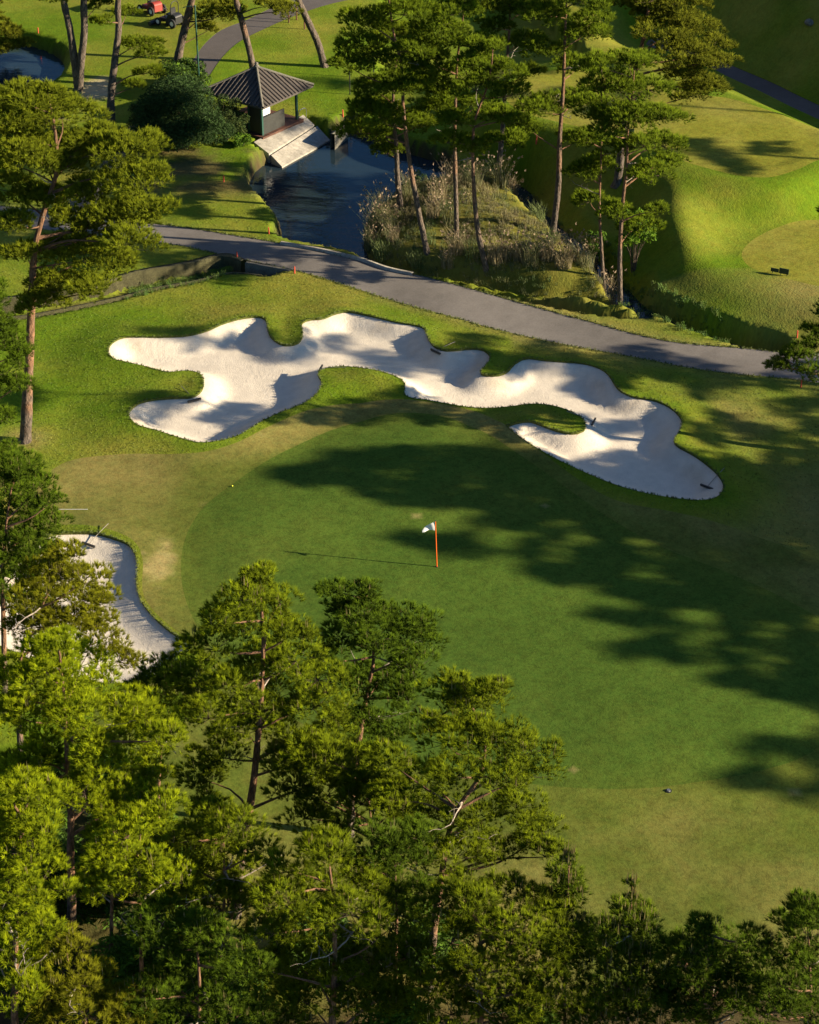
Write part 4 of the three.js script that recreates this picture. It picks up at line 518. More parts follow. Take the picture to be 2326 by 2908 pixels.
    pads: [[0.13,7.04,-0.09,0.63],[1.07,7.22,0.45,0.62],[-0.47,6.86,0.26,0.56],[-0.76,7.27,-0.38,0.57],[0.34,5.11,-0.81,0.71],[1.56,6.51,0.77,0.56],[-0.58,4.71,-0.67,0.65],[0.78,4.81,-0.05,0.64],[-0.07,3.85,-0.28,0.72],[1.49,3.94,-0.36,0.59],[-1.07,5.12,0.43,0.57]] },
  { label: 'olive pine joining the two tallest foreground pines', at: [-0.92, -45.33], r: 0.11, look: 4, dead: 3, stems: [[[0.00,-0.25,0.00],[-0.12,2.95,0.11],[-0.24,5.40,-0.06],[-0.36,6.85,0.04]]],
    pads: [[-2.17,7.63,-0.36,0.63],[-1.32,7.65,0.10,0.69],[-0.50,7.05,-0.19,0.77],[0.47,6.35,-0.60,0.63],[-2.50,6.16,-0.61,0.64],[-1.52,5.87,-0.53,0.71],[-0.49,6.57,0.73,0.69],[-2.21,5.39,-0.01,0.56],[0.46,5.33,-0.50,0.64],[-1.06,5.66,0.73,0.56]] },
  { label: 'leafy yellow-green pine under the long bare boughs', at: [-9.02, -43.33], r: 0.10, look: 6, dead: 1, stems: [[[0.00,-0.25,0.00],[0.25,2.92,0.12],[0.46,5.34,-0.01],[0.63,7.12,-0.09]]],
    pads: [[0.57,7.06,-0.49,0.61],[1.23,7.09,-0.65,0.61],[0.66,6.19,-0.25,0.68],[1.55,5.84,-0.65,0.62],[0.15,5.14,-0.42,0.55],[0.82,4.81,-0.39,0.62]] },
  { label: 'dark slim pine squeezed between the bushy pine and the bent-trunk pine', at: [-0.45, -41.43], r: 0.10, look: 5, dead: 2, stems: [[[0.00,-0.25,0.00],[0.04,2.71,0.02],[0.09,5.28,0.09],[0.03,7.57,0.06]]],
    pads: [[-0.29,7.80,-0.12,0.59],[0.36,7.29,-0.12,0.55],[-0.50,6.91,0.03,0.59],[0.16,6.19,-0.17,0.60],[0.69,5.79,-0.23,0.56],[0.02,4.70,-0.61,0.61],[0.68,7.81,-0.31,0.47]] },
];
PINES.forEach((s, i) => plantPine(s, 100 + i));

// pines beyond the frame on the sunny side: their crowns throw the shade over the green
function autoPine(seed, height, look) {
  const r = rng(seed), bend = (r() - 0.5) * 1.2, stem = []; for (let k = 0; k <= 6; k++) stem.push([bend * Math.sin(k / 6 * 2.2) + (r() - 0.5) * 0.25, height * 0.96 * k / 6 - (k ? 0 : 0.25), (r() - 0.5) * 0.5]);
  const pads = [], n = 24; for (let k = 0; k < n; k++) { const f = k / (n - 1), y = height * lerp(0.42, 0.99, f), a = k * 2.4 + r(), reach = lerp(2.9, 0.3, Math.pow(f, 1.6)) * (0.45 + 0.55 * r()); pads.push([Math.cos(a) * reach, y, Math.sin(a) * reach, lerp(1.15, 0.6, f) * (0.8 + 0.4 * r())]); }
  return { stems: [stem], pads, r: 0.2, look, dead: 2 };
}
const SHADE = [
  [40, -66, 16, 0, 0.4], [45.5, -61, 16, 1, 1.9], [51, -63.5, 15.5, 2, 3.1], [53, -53.5, 16, 0, 4.4], [56.5, -46, 16, 1, 5.2], [60, -58, 17, 2, 0.8], [33, -80, 15.5, 1, 2.5], [47, -77, 15, 2, 5.9], [48, -72, 15, 1, 0.1], [64, -50, 16, 0, 2.7], [57, -67, 15, 0, 3.6], [44, -68.5, 15, 2, 2.2], [58, -62.5, 16, 1, 4.9], [57, -50.5, 15, 2, 0.9], [66, -63, 16, 0, 5.5], [62, -45, 15, 1, 3.9], [68, -56, 16, 2, 1.4], [38, -69, 14, 1, 3.3], [48, -59, 15, 0, 0.6], [53, -60, 16, 2, 4.2], [60, -53, 16, 1, 1.0], [47, -65.5, 15, 0, 5.7], [58, -47.5, 16, 2, 2.4], [62, -48, 16, 0, 3.2],
  [47, -100, 13, 1, 0.9], [52, -106, 12, 2, 2.2], [58, -112, 11, 0, 3.0],
  [50, -56, 15, 1, 2.0], [54, -57, 16, 2, 0.5], [55, -51.5, 15, 0, 4.0], [50.5, -52.5, 14, 1, 5.0],
  [60, -45.5, 16, 1, 0.2], [59, -49, 15, 2, 1.8],
  [42, -67.5, 16, 1, 0.3], [44, -64.5, 15, 2, 2.9], [37, -67, 15, 0, 4.5], [47.5, -67.5, 15.5, 1, 1.6], [46, -63, 15, 0, 3.0], [52, -66, 16, 2, 5.3],

];
{
  const protos = [1, 2, 3].map((k) => pineGeometry(autoPine(900 + k, 15, 2), 950 + k));
  SHADE.forEach(([x, z, h, k, turn]) => {
    const g = protos[k], t = thing('pine_tree', 'tall pine of the dense row along the sunny right side of the green', 'pine tree', [x, land(x, z), z], turn, 'pines in the row that shades the green');
    t.scale.setScalar(h / 15); part('trunk', g.trunk, M.bark, t); part('crown', g.crown, M.needles, t);
  });
}
// ---------- shrubs, sapling, tall grass ----------
function leafMass(T, cx, cy, cz, rx, ry, rz, n, size, old, young, r) {
  for (let i = 0; i < n; i++) {
    const u = r() * 6.283, h = -0.5 + 1.5 * r(), w = Math.sqrt(Math.max(0, 1 - h * h)), f = 0.6 + 0.45 * Math.pow(r(), 0.6);
    const x = cx + Math.cos(u) * w * rx * f, y = cy + h * ry * f, z = cz + Math.sin(u) * w * rz * f, k = 0.7 + 0.6 * r(), t = r() * r();
    const c = [lerp(old[0], young[0], t) * k, lerp(old[1], young[1], t) * k, lerp(old[2], young[2], t) * k];
    let ax = r() - 0.5, ay = (r() - 0.5) * 0.7, az = r() - 0.5, l = size * (0.6 + 0.8 * r()) / Math.hypot(ax, ay, az); ax *= l; ay *= l; az *= l;
    let bx = r() - 0.5, by = (r() - 0.5) * 0.7, bz = r() - 0.5; const d = (ax * bx + ay * by + az * bz) / (l * l + 1e-9); l = size * 0.42 / (Math.hypot(bx, by, bz) + 1e-6); bx *= l; by *= l; bz *= l;
    T.tri(x - ax, y - ay, z - az, x + bx, y + by, z + bz, x + ax, y + ay, z + az, c, c, c); T.tri(x - ax, y - ay, z - az, x + ax, y + ay, z + az, x - bx, y - by, z - bz, c, c, c);
  }
}
function shrub(label, x, z, R, H, seed, old, young, size = 0.09, dense = 1, name = 'shrub') {
  const r = rng(seed), y = land(x, z), t = thing(name, label, name === 'shrub' ? 'shrub' : 'sapling', [x, y, z]), T = new Tris(8000), w = limbBag(), brown = () => [0.12, 0.09, 0.06];
  const lumps = Math.round(11 + 7 * R);
  for (let k = 0; k < lumps; k++) {
    const a = r() * 6.283, q = Math.sqrt(r()) * 0.75, hy = H * (name === 'shrub' ? 0.14 + 0.68 * r() * (1 - 0.5 * q) : 0.4 + 0.45 * r()), lr = R * (0.28 + 0.2 * r()), lx = Math.cos(a) * q * R, lz = Math.sin(a) * q * R;
    leafMass(T, lx, hy, lz, lr, lr * 0.72, lr, Math.round(dense * 260 * (lr / 0.5) ** 2 * (0.09 / size) ** 1.6 + 20), size, old, young, r);
    limb(w, [V((r() - 0.5) * 0.2, -0.1, (r() - 0.5) * 0.2), V(lx * 0.4, hy * 0.55, lz * 0.4), V(lx, hy, lz)], 0.03, 0.01, 4, brown, r);
  }
  part('stems', limbGeometry(w), M.bark, t); part('foliage', T.geometry(), M.leaves, t); return t;
}
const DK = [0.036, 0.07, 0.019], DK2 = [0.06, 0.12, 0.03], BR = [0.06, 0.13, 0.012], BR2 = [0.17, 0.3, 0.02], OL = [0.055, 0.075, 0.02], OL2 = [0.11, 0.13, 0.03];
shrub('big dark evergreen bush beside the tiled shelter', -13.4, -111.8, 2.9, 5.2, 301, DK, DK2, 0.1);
shrub('bright green bush around the leaning pine by the small path', -14.3, -120.9, 1.7, 2.6, 302, [0.04, 0.08, 0.02], BR2, 0.1);
shrub('olive shrub between the dark bush and the dark-trunked pine', -15.6, -113.2, 1.2, 3.2, 303, OL, OL2, 0.09);
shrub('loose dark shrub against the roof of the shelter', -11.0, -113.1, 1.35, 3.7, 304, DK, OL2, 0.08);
shrub('low shrub at the corner of the shelter floor', -10.0, -112.2, 0.6, 0.9, 305, BR, BR2, 0.08);
shrub('leafy bright green sapling behind the trunk at the tip of the mound', 11.7, -95.0, 1.0, 3.7, 306, [0.09, 0.18, 0.014], [0.24, 0.4, 0.025], 0.13, 0.6, 'sapling');
shrub('small light green sapling behind the thin pine on the mound', 10.0, -97.5, 0.6, 2.4, 307, BR, BR2, 0.12, 0.5, 'sapling');
shrub('pale green bush at the water below the pond-side pines', 0.3, -107.4, 0.9, 1.7, 308, [0.07, 0.14, 0.05], [0.2, 0.32, 0.1], 0.11, 0.7);
const UG = [0.05, 0.095, 0.014], UG2 = [0.13, 0.25, 0.02];
const under = [
  ['bright broadleaf bush between the two tall foreground pines', -7.3, -46.4, 1.2, 4.6, 320, BR, BR2], ['bright spring-green bush below the yellow-green pine', -8.4, -42.6, 1.2, 4.0, 321, BR, BR2],
  ['broadleaf thicket under the bushy pine', -5.6, -41.4, 1.7, 4.2, 322, UG, UG2], ['leafy bush in the hollow left of the bushy pine', -7.0, -40.2, 1.6, 3.6, 323, UG, UG2],
  ['lime bush under the wide olive pine', -0.4, -40.9, 1.3, 3.4, 324, BR, BR2], ['leafy shrub at the foot of the bent-trunk pine', 0.4, -44.6, 1.4, 3.2, 325, UG, UG2],
  ['leafy shrub behind the bushy pine', -3.2, -44.2, 1.5, 2.6, 326, UG, UG2], ['olive shrub at the foot of the yellow-green pine', -11.4, -43.2, 1.6, 3.6, 327, UG, UG2],
  ['leafy green shrub under the golden-tipped pine', -9.4, -40.0, 1.5, 3.2, 328, UG, UG2], ['round shrub below the olive-brown pine', -12.7, -49.5, 1.5, 2.6, 329, UG, UG2],
  ['round shrub between the low dark pine and the yellow-green pine', -9.6, -47.2, 1.4, 3.0, 330, UG, UG2], ['leafy shrub beside the young pointed pine', 3.6, -40.4, 1.4, 3.0, 331, UG, UG2],
  ['leafy shrub between the dark young pines', 9.9, -38.6, 1.4, 2.8, 332, UG, UG2], ['leafy shrub left of the flat-topped young pine', 7.4, -38.4, 1.3, 3.0, 333, UG, UG2],
];
under.push(['leafy thicket behind the bare orange trunk', -9.0, -50.0, 1.5, 2.4, 334, UG, UG2], ['green thicket between the yellow-green pines', -7.6, -43.8, 1.6, 3.4, 335, UG, UG2], ['leafy thicket at the foot of the olive-brown pine', -11.6, -47.6, 1.5, 2.8, 336, UG, UG2], ['low leafy thicket in front of the small bunker', -10.6, -53.0, 1.4, 1.9, 337, UG, UG2]);
for (const [l, x, z, R, H, s, a, b] of under) shrub(l, x, z, R, H, s, a, b, 0.11, 0.9);

function blades(T, n, R, H, r, c0, c1, lean = 0.5, w = 0.012) {
  for (let i = 0; i < n; i++) {
    const a = r() * 6.283, q = Math.sqrt(r()) * R, x = Math.cos(a) * q, z = Math.sin(a) * q, h = H * (0.5 + 0.6 * r()), b = r() * 6.283, l = lean * h * r(), mx = x + Math.cos(b) * l * 0.35, mz = z + Math.sin(b) * l * 0.35, ex = x + Math.cos(b) * l, ez = z + Math.sin(b) * l, t = r(), k = 0.75 + 0.5 * r();
    const c = [lerp(c0[0], c1[0], t) * k, lerp(c0[1], c1[1], t) * k, lerp(c0[2], c1[2], t) * k], px = -Math.sin(b + 0.6) * w, pz = Math.cos(b + 0.6) * w;
    T.tri(x - px, 0, z - pz, x + px, 0, z + pz, mx + px * 0.7, h * 0.65, mz + pz * 0.7, c, c, c); T.tri(mx - px * 0.7, h * 0.65, mz - pz * 0.7, mx + px * 0.7, h * 0.65, mz + pz * 0.7, ex, h, ez, c, c, c);
    if (H > 0.9 && r() < 0.3) for (let p = 0; p < 4; p++) { const d = [0.3 * k, 0.22 * k, 0.14 * k]; T.tri(ex, h, ez, ex + (r() - 0.5) * 0.09, h + 0.07, ez + (r() - 0.5) * 0.09, ex + (r() - 0.5) * 0.05 + Math.cos(b) * 0.1, h + 0.16 * r(), ez + Math.sin(b) * 0.1, d, d, d); }
  }
}
{
  const straw = [0.22, 0.19, 0.085], green = [0.1, 0.14, 0.03], tan = [0.27, 0.21, 0.115];
  const kinds = [[straw, green, 1.5], [tan, straw, 1.3], [green, [0.14, 0.19, 0.04], 0.9]].map(([a, b, H], k) => { const T = new Tris(800), r = rng(400 + k); blades(T, 150, 0.42, H, r, a, b, 0.55, 0.013); return T.geometry(); });
  const r = rng(433), spots = [[-2.0, -100.2, 0], [-1.6, -101.4, 0], [-2.1, -98.9, 0], [-1.2, -99.6, 0], [-0.9, -98.2, 1], [-1.5, -97.5, 2], [1.3, -100.0, 1], [1.6, -101.6, 1], [2.2, -99.2, 0], [1.0, -97.6, 2], [2.0, -95.9, 1], [2.5, -96.6, 1], [5.7, -105.8, 1], [6.1, -104.9, 1], [5.1, -104.8, 0], [6.6, -103.5, 2], [4.6, -95.5, 1], [5.6, -95.7, 1], [6.3, -95.1, 0], [7.2, -95.4, 1], [8.0, -94.6, 1], [8.6, -95.6, 1], [9.2, -94.9, 0], [9.5, -96.6, 1], [9.0, -97.4, 1], [7.5, -97.4, 2], [3.3, -96.2, 2], [0.3, -96.4, 2], [3.6, -104.0, 0], [2.4, -104.6, 1], [-0.2, -103.7, 0], [10.2, -93.9, 1], [8.1, -99.6, 2], [7.0, -101.3, 2]];
  const where = ['tall straw-coloured grass clump with feathery heads on the overgrown mound', 'dry tan grass clump on the overgrown mound', 'short green grass clump on the overgrown mound'];
  for (const [x, z, k] of spots) { const t = thing('grass_clump', where[k], 'grass clump', [x, land(x, z) - 0.03, z], r() * 6.28, ['feathery grass clumps on the mound', 'dry grass clumps on the mound', 'green grass clumps on the mound'][k]); t.scale.setScalar(0.75 + 0.5 * r()); part('blades', kinds[k], M.straw, t); }
}
// ground cover: what nobody could count
function scatter(name, label, geometry, material, place, colour) {
  const m = new THREE.InstancedMesh(geometry, material, place.length), q = new THREE.Object3D(), c = new THREE.Color();
  place.forEach(([x, y, z, turn, s, tiltX, tiltZ, rgb], i) => { q.position.set(x, y, z); q.rotation.set(tiltX ?? 0, turn, tiltZ ?? 0); q.scale.setScalar(s); q.updateMatrix(); m.setMatrixAt(i, q.matrix); m.setColorAt(i, c.setRGB(...rgb)); });
  m.name = numbered(name); m.castShadow = m.receiveShadow = true; scene.add(m); return tag(m, label, 'grass', undefined, 'stuff');
}
{
  const r = rng(500), W = [1, 1, 1], W2 = [0.8, 0.8, 0.75];
  const T = new Tris(40); for (let i = 0; i < 7; i++) { const a = r() * 6.283, b = r() * 6.283, x = Math.cos(a) * 0.03 * r(), z = Math.sin(a) * 0.03 * r(), h = 0.045 + 0.03 * r(), l = 0.03 * r(); T.tri(x - 0.005, 0, z, x + 0.005, 0, z + 0.004, x + Math.cos(b) * l, h, z + Math.sin(b) * l, W2, W2, W); }
  const blade = T.geometry(), rough = [], isle = [], ditch = [], q = {};
  const sampleRough = (n, z0, z1) => { for (let i = 0; i < n; i++) {
    const z = lerp(z0, z1, r()), hw = 0.2058 * (-z * 0.848 + 44.4 * 0.53) + 1.5, x = (r() * 2 - 1) * hw;
    if (Math.min(D.bigBunker(x, z), D.smallBunker(x, z), D.mainPath(x, z), D.upPath(x, z), D.farPath(x, z), D.teeLow(x, z), D.teeUp(x, z), D.apron(x, z), D.green(x, z), D.pond(x, z), D.pond2(x, z)) < 0.03) continue;
    q.green = D.green(x, z); q.bigBunker = D.bigBunker(x, z); q.mainPath = D.mainPath(x, z); q.island = D.island(x, z); q.pond = 3; if (q.island < 0.2 || (x > 9 && z < -86)) continue; q.wet = 3;
    const c = tint('rough', x, z, q), k = 0.8 + 0.4 * r(); rough.push([x, land(x, z) - 0.004, z, r() * 6.28, 0.55 + 0.5 * r(), 0, 0, [c[0] * k, c[1] * k, c[2] * k]]);
  } };
  sampleRough(40000, -95, -68); sampleRough(24000, -120, -95);
  // overhanging fringe along the cut edges of the sand and the paths
  for (const [k, n, s] of [['bigBunker', 26, 1.3], ['smallBunker', 26, 1.3], ['mainPath', 34, 1.3]]) { const P = D[k].points; for (let i = 0; i < P.length; i++) { const a = P[i], b = P[(i + 1) % P.length], L = Math.hypot(b[0] - a[0], b[1] - a[1]); if (L > 3) continue; for (let j = 0; j < L * n; j++) { const t = r(), e = k === 'mainPath' ? 0.3 : 0.12, x = lerp(a[0], b[0], t) + (r() - 0.5) * e, z = lerp(a[1], b[1], t) + (r() - 0.5) * e; if (D[k](x, z) < (k === 'mainPath' ? -0.08 : -0.03) || D.pond(x, z) < 0.2) continue; const v = 0.8 + 0.5 * r(); rough.push([x, land(x, z) - 0.01, z, r() * 6.28, s * (0.7 + 0.7 * r()), (r() - 0.5) * 0.8, (r() - 0.5) * 0.8, [0.105 * v, 0.14 * v, 0.025 * v]]); } } }
  scatter('rough_grass', 'short uneven grass blades of the rough around the bunkers', blade, M.straw, rough);
  const L = new Tris(60); { const rr = rng(77); blades(L, 16, 0.12, 0.26, rr, [1, 1, 1], [0.8, 0.9, 0.8], 0.8, 0.012); }
  const herb = L.geometry();
  for (let i = 0; i < 9000; i++) { const x = lerp(-3, 12, r()), z = lerp(-110, -91, r()); if (D.island(x, z) > 0.1) continue; const b = fbm(x / 2, z / 2, 3, 600); if (r() > 0.55 + b) continue; const t = clamp(0.45 + b + (r() - 0.5) * 0.7), k = 0.7 + 0.6 * r(), c = mixc([0.07, 0.12, 0.02], [0.24, 0.19, 0.09], t); isle.push([x, land(x, z) - 0.02, z, r() * 6.28, 0.5 + 0.9 * r(), 0, 0, c.map((v) => v * k)]); }
  scatter('mound_ground_cover', 'mixed green and dry weeds covering the mound by the pond', herb, M.straw, isle);
  for (let i = 0; i < 7000; i++) {
    const k = r() < 0.45 ? 'ditchLeft' : 'ditchBack', P = D[k].points, a = P[Math.floor(r() * P.length)], x = a[0] + (r() - 0.5) * 2.2, z = a[1] + (r() - 0.5) * 2.2; if (D.mainPath(x, z) < 0.4) continue;
    if (k === 'ditchLeft' && (x > -9.5 || x < -14.5)) continue; if (k === 'ditchBack' && (x < 10.5 || x > 15.5)) continue;
    const v = 0.6 + 0.8 * r(); ditch.push([x, Math.max(land(x, z), -1.05) - 0.02, z, r() * 6.28, 0.5 + 1.1 * r() * r(), 0, 0, [(0.08 + 0.05 * r()) * v, 0.18 * v, 0.016 * v]]);
  }
  scatter('ditch_weeds', 'fresh green weeds growing in the bottom of the ditches', herb, M.straw, ditch);
}

// ---------- ditch walls, kerb, culvert ----------
function ribbonWall(name, label, pts, y0, y1, thick, material, rough, category = 'wall') {
  const P = smoothLine(pts, false, 10), pos = [], idx = [], uv = [], r = rng(61); let s = 0;
  const nj = 6;
  for (let i = 0; i < P.length; i++) {
    const a = P[Math.max(0, i - 1)], b = P[Math.min(P.length - 1, i + 1)], l = Math.hypot(b[0] - a[0], b[1] - a[1]), nx = -(b[1] - a[1]) / l, nz = (b[0] - a[0]) / l; if (i) s += Math.hypot(P[i][0] - P[i - 1][0], P[i][1] - P[i - 1][1]);
    for (let j = 0; j < nj; j++) { const f = j / (nj - 1), k = rough * (fbm(s * 1.6, f * 3, 3, 620) + 0.4 * (r() - 0.5)), o = -thick / 2 + k; pos.push(P[i][0] - nx * o, lerp(y0, y1, f) + (j === nj - 1 ? k * 0.5 : 0), P[i][1] - nz * o); uv.push(s, f * (y1 - y0)); }
    pos.push(P[i][0] - nx * thick / 2, y1 - 0.01, P[i][1] - nz * thick / 2); uv.push(s, y1 - y0 + thick);
    pos.push(P[i][0] - nx * thick / 2, y0, P[i][1] - nz * thick / 2); uv.push(s, 2 * (y1 - y0) + thick);
  }
  const m = nj + 2; for (let i = 0; i < P.length - 1; i++) for (let j = 0; j < m - 1; j++) { const a = i * m + j, b = a + m; idx.push(a, a + 1, b, b, a + 1, b + 1); }
  const g = new THREE.BufferGeometry(); g.setAttribute('position', new THREE.Float32BufferAttribute(pos, 3)); g.setAttribute('uv', new THREE.Float32BufferAttribute(uv, 2)); g.setIndex(idx); g.computeVertexNormals();
  return tag(part(name, g, material, scene), label, category);
}
M.mossWall = std([0.1, 0.095, 0.04], 0.95, { map: rep(stoneMap, 1.1), bumpMap: rep(stoneMap, 0.6), bumpScale: 0.05 });
{
  const off = (pts, d) => pts.map(([x, z], i) => { const a = pts[Math.max(0, i - 1)], b = pts[Math.min(pts.length - 1, i + 1)], l = Math.hypot(b[0] - a[0], b[1] - a[1]); return [x + (b[1] - a[1]) / l * d, z - (b[0] - a[0]) / l * d]; });
  const far = off(O.ditchLeft, 0.95); far[far.length - 1] = [-8.75, -95.9];
  ribbonWall('ditch_wall', 'mossy stone wall along the far side of the ditch beside the path', far, -1.4, 0.1, 0.35, M.mossWall, 0.14);
  ribbonWall('ditch_wall', 'low dark wall on the lawn side of the ditch left of the path', off(O.ditchLeft, -1.0).reverse(), -1.4, -0.06, 0.14, M.mossWall, 0.05);
  ribbonWall('path_kerb', 'concrete kerb where the path meets the pond', [[-6.9, -98.2], [-4.61, -97.25], [-2.57, -96.12], [-1.18, -95.0], [0.19, -94.31]], -1.6, 0.13, 0.22, M.concrete, 0.015, 'kerb');
  ribbonWall('culvert_headwall', 'dark concrete headwall of the culvert under the cart path', [[-6.2, -94.75], [-7.2, -95.15], [-8.6, -95.75]], -1.5, 0.06, 0.25, M.oldConcrete, 0.03);
  ribbonWall('pond_wall', 'short weathered retaining wall at the inlet of the pond', [[-3.9, -115.7], [-4.25, -114.9], [-4.65, -113.9]], -1.5, 0.1, 0.3, M.oldConcrete, 0.06);
}

// ---------- tiled shelter ----------
{
  const c = [-9.21, -115.95], t = thing('garden_shelter', 'open shelter with a grey tiled pyramid roof and green posts beside the pond', 'shelter', [c[0], 0.1, c[1]], 0.941);
  const a = 2.4, eave = 2.1, apex = 3.42;
  const rg = new THREE.BufferGeometry(), E = [[-a, a], [a, a], [a, -a], [-a, -a]], pos = [];
  for (let k = 0; k < 4; k++) { const p = E[k], q = E[(k + 1) % 4]; pos.push(p[0], eave, p[1], q[0], eave, q[1], 0, apex, 0); pos.push(p[0], eave - 0.1, p[1], 0, apex - 0.1, 0, q[0], eave - 0.1, q[1]); pos.push(p[0], eave, p[1], p[0], eave - 0.1, p[1], q[0], eave, q[1], q[0], eave, q[1], p[0], eave - 0.1, p[1], q[0], eave - 0.1, q[1]); }
  rg.setAttribute('position', new THREE.Float32BufferAttribute(pos, 3)); rg.setAttribute('uv', new THREE.Float32BufferAttribute(pos.flatMap((v, i) => i % 3 === 0 ? [v, pos[i + 2]] : []), 2)); rg.computeVertexNormals();
  const roof = part('roof', rg, M.tile, t);
  const step = 0.3, tones = [0, 1, 2].map((k) => { const m = M.tile.clone(); m.color.setRGB(0.075 + 0.035 * k, 0.065 + 0.026 * k, 0.06 + 0.02 * k); return m; }), r = rng(71);
  for (let k = 0; k < 4; k++) for (let u = -a + 0.15; u < a - 0.1; u += step) {
    const up = 1 - Math.abs(u) / a, L = Math.hypot(a * up, (apex - eave) * up); if (L < 0.25) continue;
    const n = Math.max(2, Math.round(L / 0.28)), segs = [];
    for (let j = 0; j < n; j++) { const g = new THREE.CylinderGeometry(0.062, 0.07, L / n + 0.02, 6, 1, false, -Math.PI / 2, Math.PI); g.rotateY(0); g.translate(0, (j + 0.5) * L / n, 0.0); segs.push(g); }
    const g = mergeGeometries(segs), ang = Math.atan2(apex - eave, a); g.rotateX(ang - Math.PI / 2); g.translate(u, eave + 0.012, a); g.rotateY(k * Math.PI / 2);
    part('tile_row', g, tones[Math.floor(r() * 3)], roof);
  }
  for (let k = 0; k < 4; k++) { const p = E[k]; part('hip_ridge', tube([[0, apex + 0.06, 0], [p[0] * 0.5, (apex + eave) / 2 + 0.05, p[1] * 0.5], [p[0] * 1.01, eave + 0.06, p[1] * 1.01]], 0.085, 10, 6), M.oldConcrete, roof); }
  part('finial', new THREE.LatheGeometry([[0, 0], [0.2, 0], [0.16, 0.12], [0.09, 0.16], [0.12, 0.26], [0, 0.34]].map((p) => new THREE.Vector2(...p)), 10).translate(0, apex + 0.02, 0), M.oldConcrete, roof);
  for (const [x, z] of [[-1.65, 1.65], [1.65, 1.65], [1.65, -1.65], [-1.65, -1.65], [-1.65, 0.67]]) part('post', box(0.13, eave + 0.35, 0.13, x, (eave + 0.35) / 2 - 0.05, z), M.greenPost, t);
  part('floor', box(3.9, 0.3, 3.9, 0, -0.13, 0), M.brownWood, t);
  part('low_wall', box(2.0, 1.05, 0.09, -0.58, 0.55, 1.66), M.darkWall, t); part('side_panel', box(0.08, 2.0, 0.86, -1.66, 1.02, 1.15), M.black, t);
  part('white_panel', box(1.2, 1.0, 0.05, -0.95, 1.35, 1.2), M.white, t); part('rear_wall', box(0.08, 1.1, 3.1, -1.64, 0.57, -0.5), M.darkWall, t);
  part('bench', mergeGeometries([box(2.6, 0.06, 0.45, 0.1, 0.45, -1.2), box(0.08, 0.43, 0.4, -1.0, 0.22, -1.2), box(0.08, 0.43, 0.4, 1.2, 0.22, -1.2)]), M.brownWood, t);
  for (const [n, l, q] of [['concrete_slab', 'upper sloping concrete slab between the shelter and the pond', [[-9.3, 0.06, -112.7], [-6.55, 0.06, -117.2], [-5.85, -0.3, -116.45], [-8.36, -0.3, -111.75]]], ['concrete_slab', 'lower concrete slab running down into the pond', [[-8.22, -0.36, -111.65], [-5.68, -0.36, -116.45], [-4.85, -0.8, -115.2], [-7.55, -0.8, -110.95]]]]) {
    const lo = q.map((p) => [p[0], p[1] - 0.9, p[2]]), P = [], quad = (a1, b1, c1, d1) => P.push(...a1, ...b1, ...c1, ...a1, ...c1, ...d1);
    quad(q[3], q[2], q[1], q[0]); for (let i = 0; i < 4; i++) quad(q[i], q[(i + 1) % 4], lo[(i + 1) % 4], lo[i]);
    const g = new THREE.BufferGeometry(); g.setAttribute('position', new THREE.Float32BufferAttribute(P, 3)); g.setAttribute('uv', new THREE.Float32BufferAttribute(P.flatMap((v, i) => i % 3 === 0 ? [v + P[i + 1], P[i + 2]] : []), 2)); g.computeVertexNormals();
    tag(part(n, g, M.concrete, scene), l, 'slab');
  }
  const hr = thing('hand_rail', 'small bent metal rail on the slab by the shelter post', 'rail', [-6.75, 0.02, -116.3], 0.9); part('rail', tube([[0, -0.1, 0], [0, 0.6, 0], [0.3, 0.68, 0], [0.62, 0.6, 0], [0.62, -0.12, 0]], 0.022, 20, 6), M.steel, hr);
}

// ---------- golf furniture ----------
{
  const [fx, fz] = [1.1, -66.66], fy = ground(fx, fz), f = thing('flagstick', 'orange flagstick with a white triangular flag in the hole', 'flag', [fx, fy, fz]);
  f.rotation.z = 0.035;
  part('pole', new THREE.CylinderGeometry(0.02, 0.026, 2.2, 10).translate(0, 1.06, 0), M.orange, f);
  part('cup', new THREE.CylinderGeometry(0.06, 0.06, 0.012, 20).translate(0, 0.005, 0), M.black, f);
  part('pole_tip', new THREE.SphereGeometry(0.026, 10, 8).translate(0, 2.17, 0), M.black, f);
  const T = [], nU = 10, nV = 6; for (let i = 0; i <= nU; i++) for (let j = 0; j <= nV; j++) { const u = i / nU, v = j / nV, half = 0.19 * (1 - 0.72 * u); T.push(-0.03 - 0.5 * u, 2.13 - 0.19 - 0.22 * u * u + (0.5 - v) * 2 * half, 0.06 * Math.sin(u * 7 + v * 2) * u + 0.03 * v); }
  const idx = []; for (let i = 0; i < nU; i++) for (let j = 0; j < nV; j++) { const a = i * (nV + 1) + j; idx.push(a, a + 1, a + nV + 1, a + nV + 1, a + 1, a + nV + 2); }
  const g = new THREE.BufferGeometry(); g.setAttribute('position', new THREE.Float32BufferAttribute(T, 3)); g.setIndex(idx); g.computeVertexNormals(); part('flag', g, M.white, f);
}
M.rakeWood = std([0.2, 0.18, 0.15], 0.7);
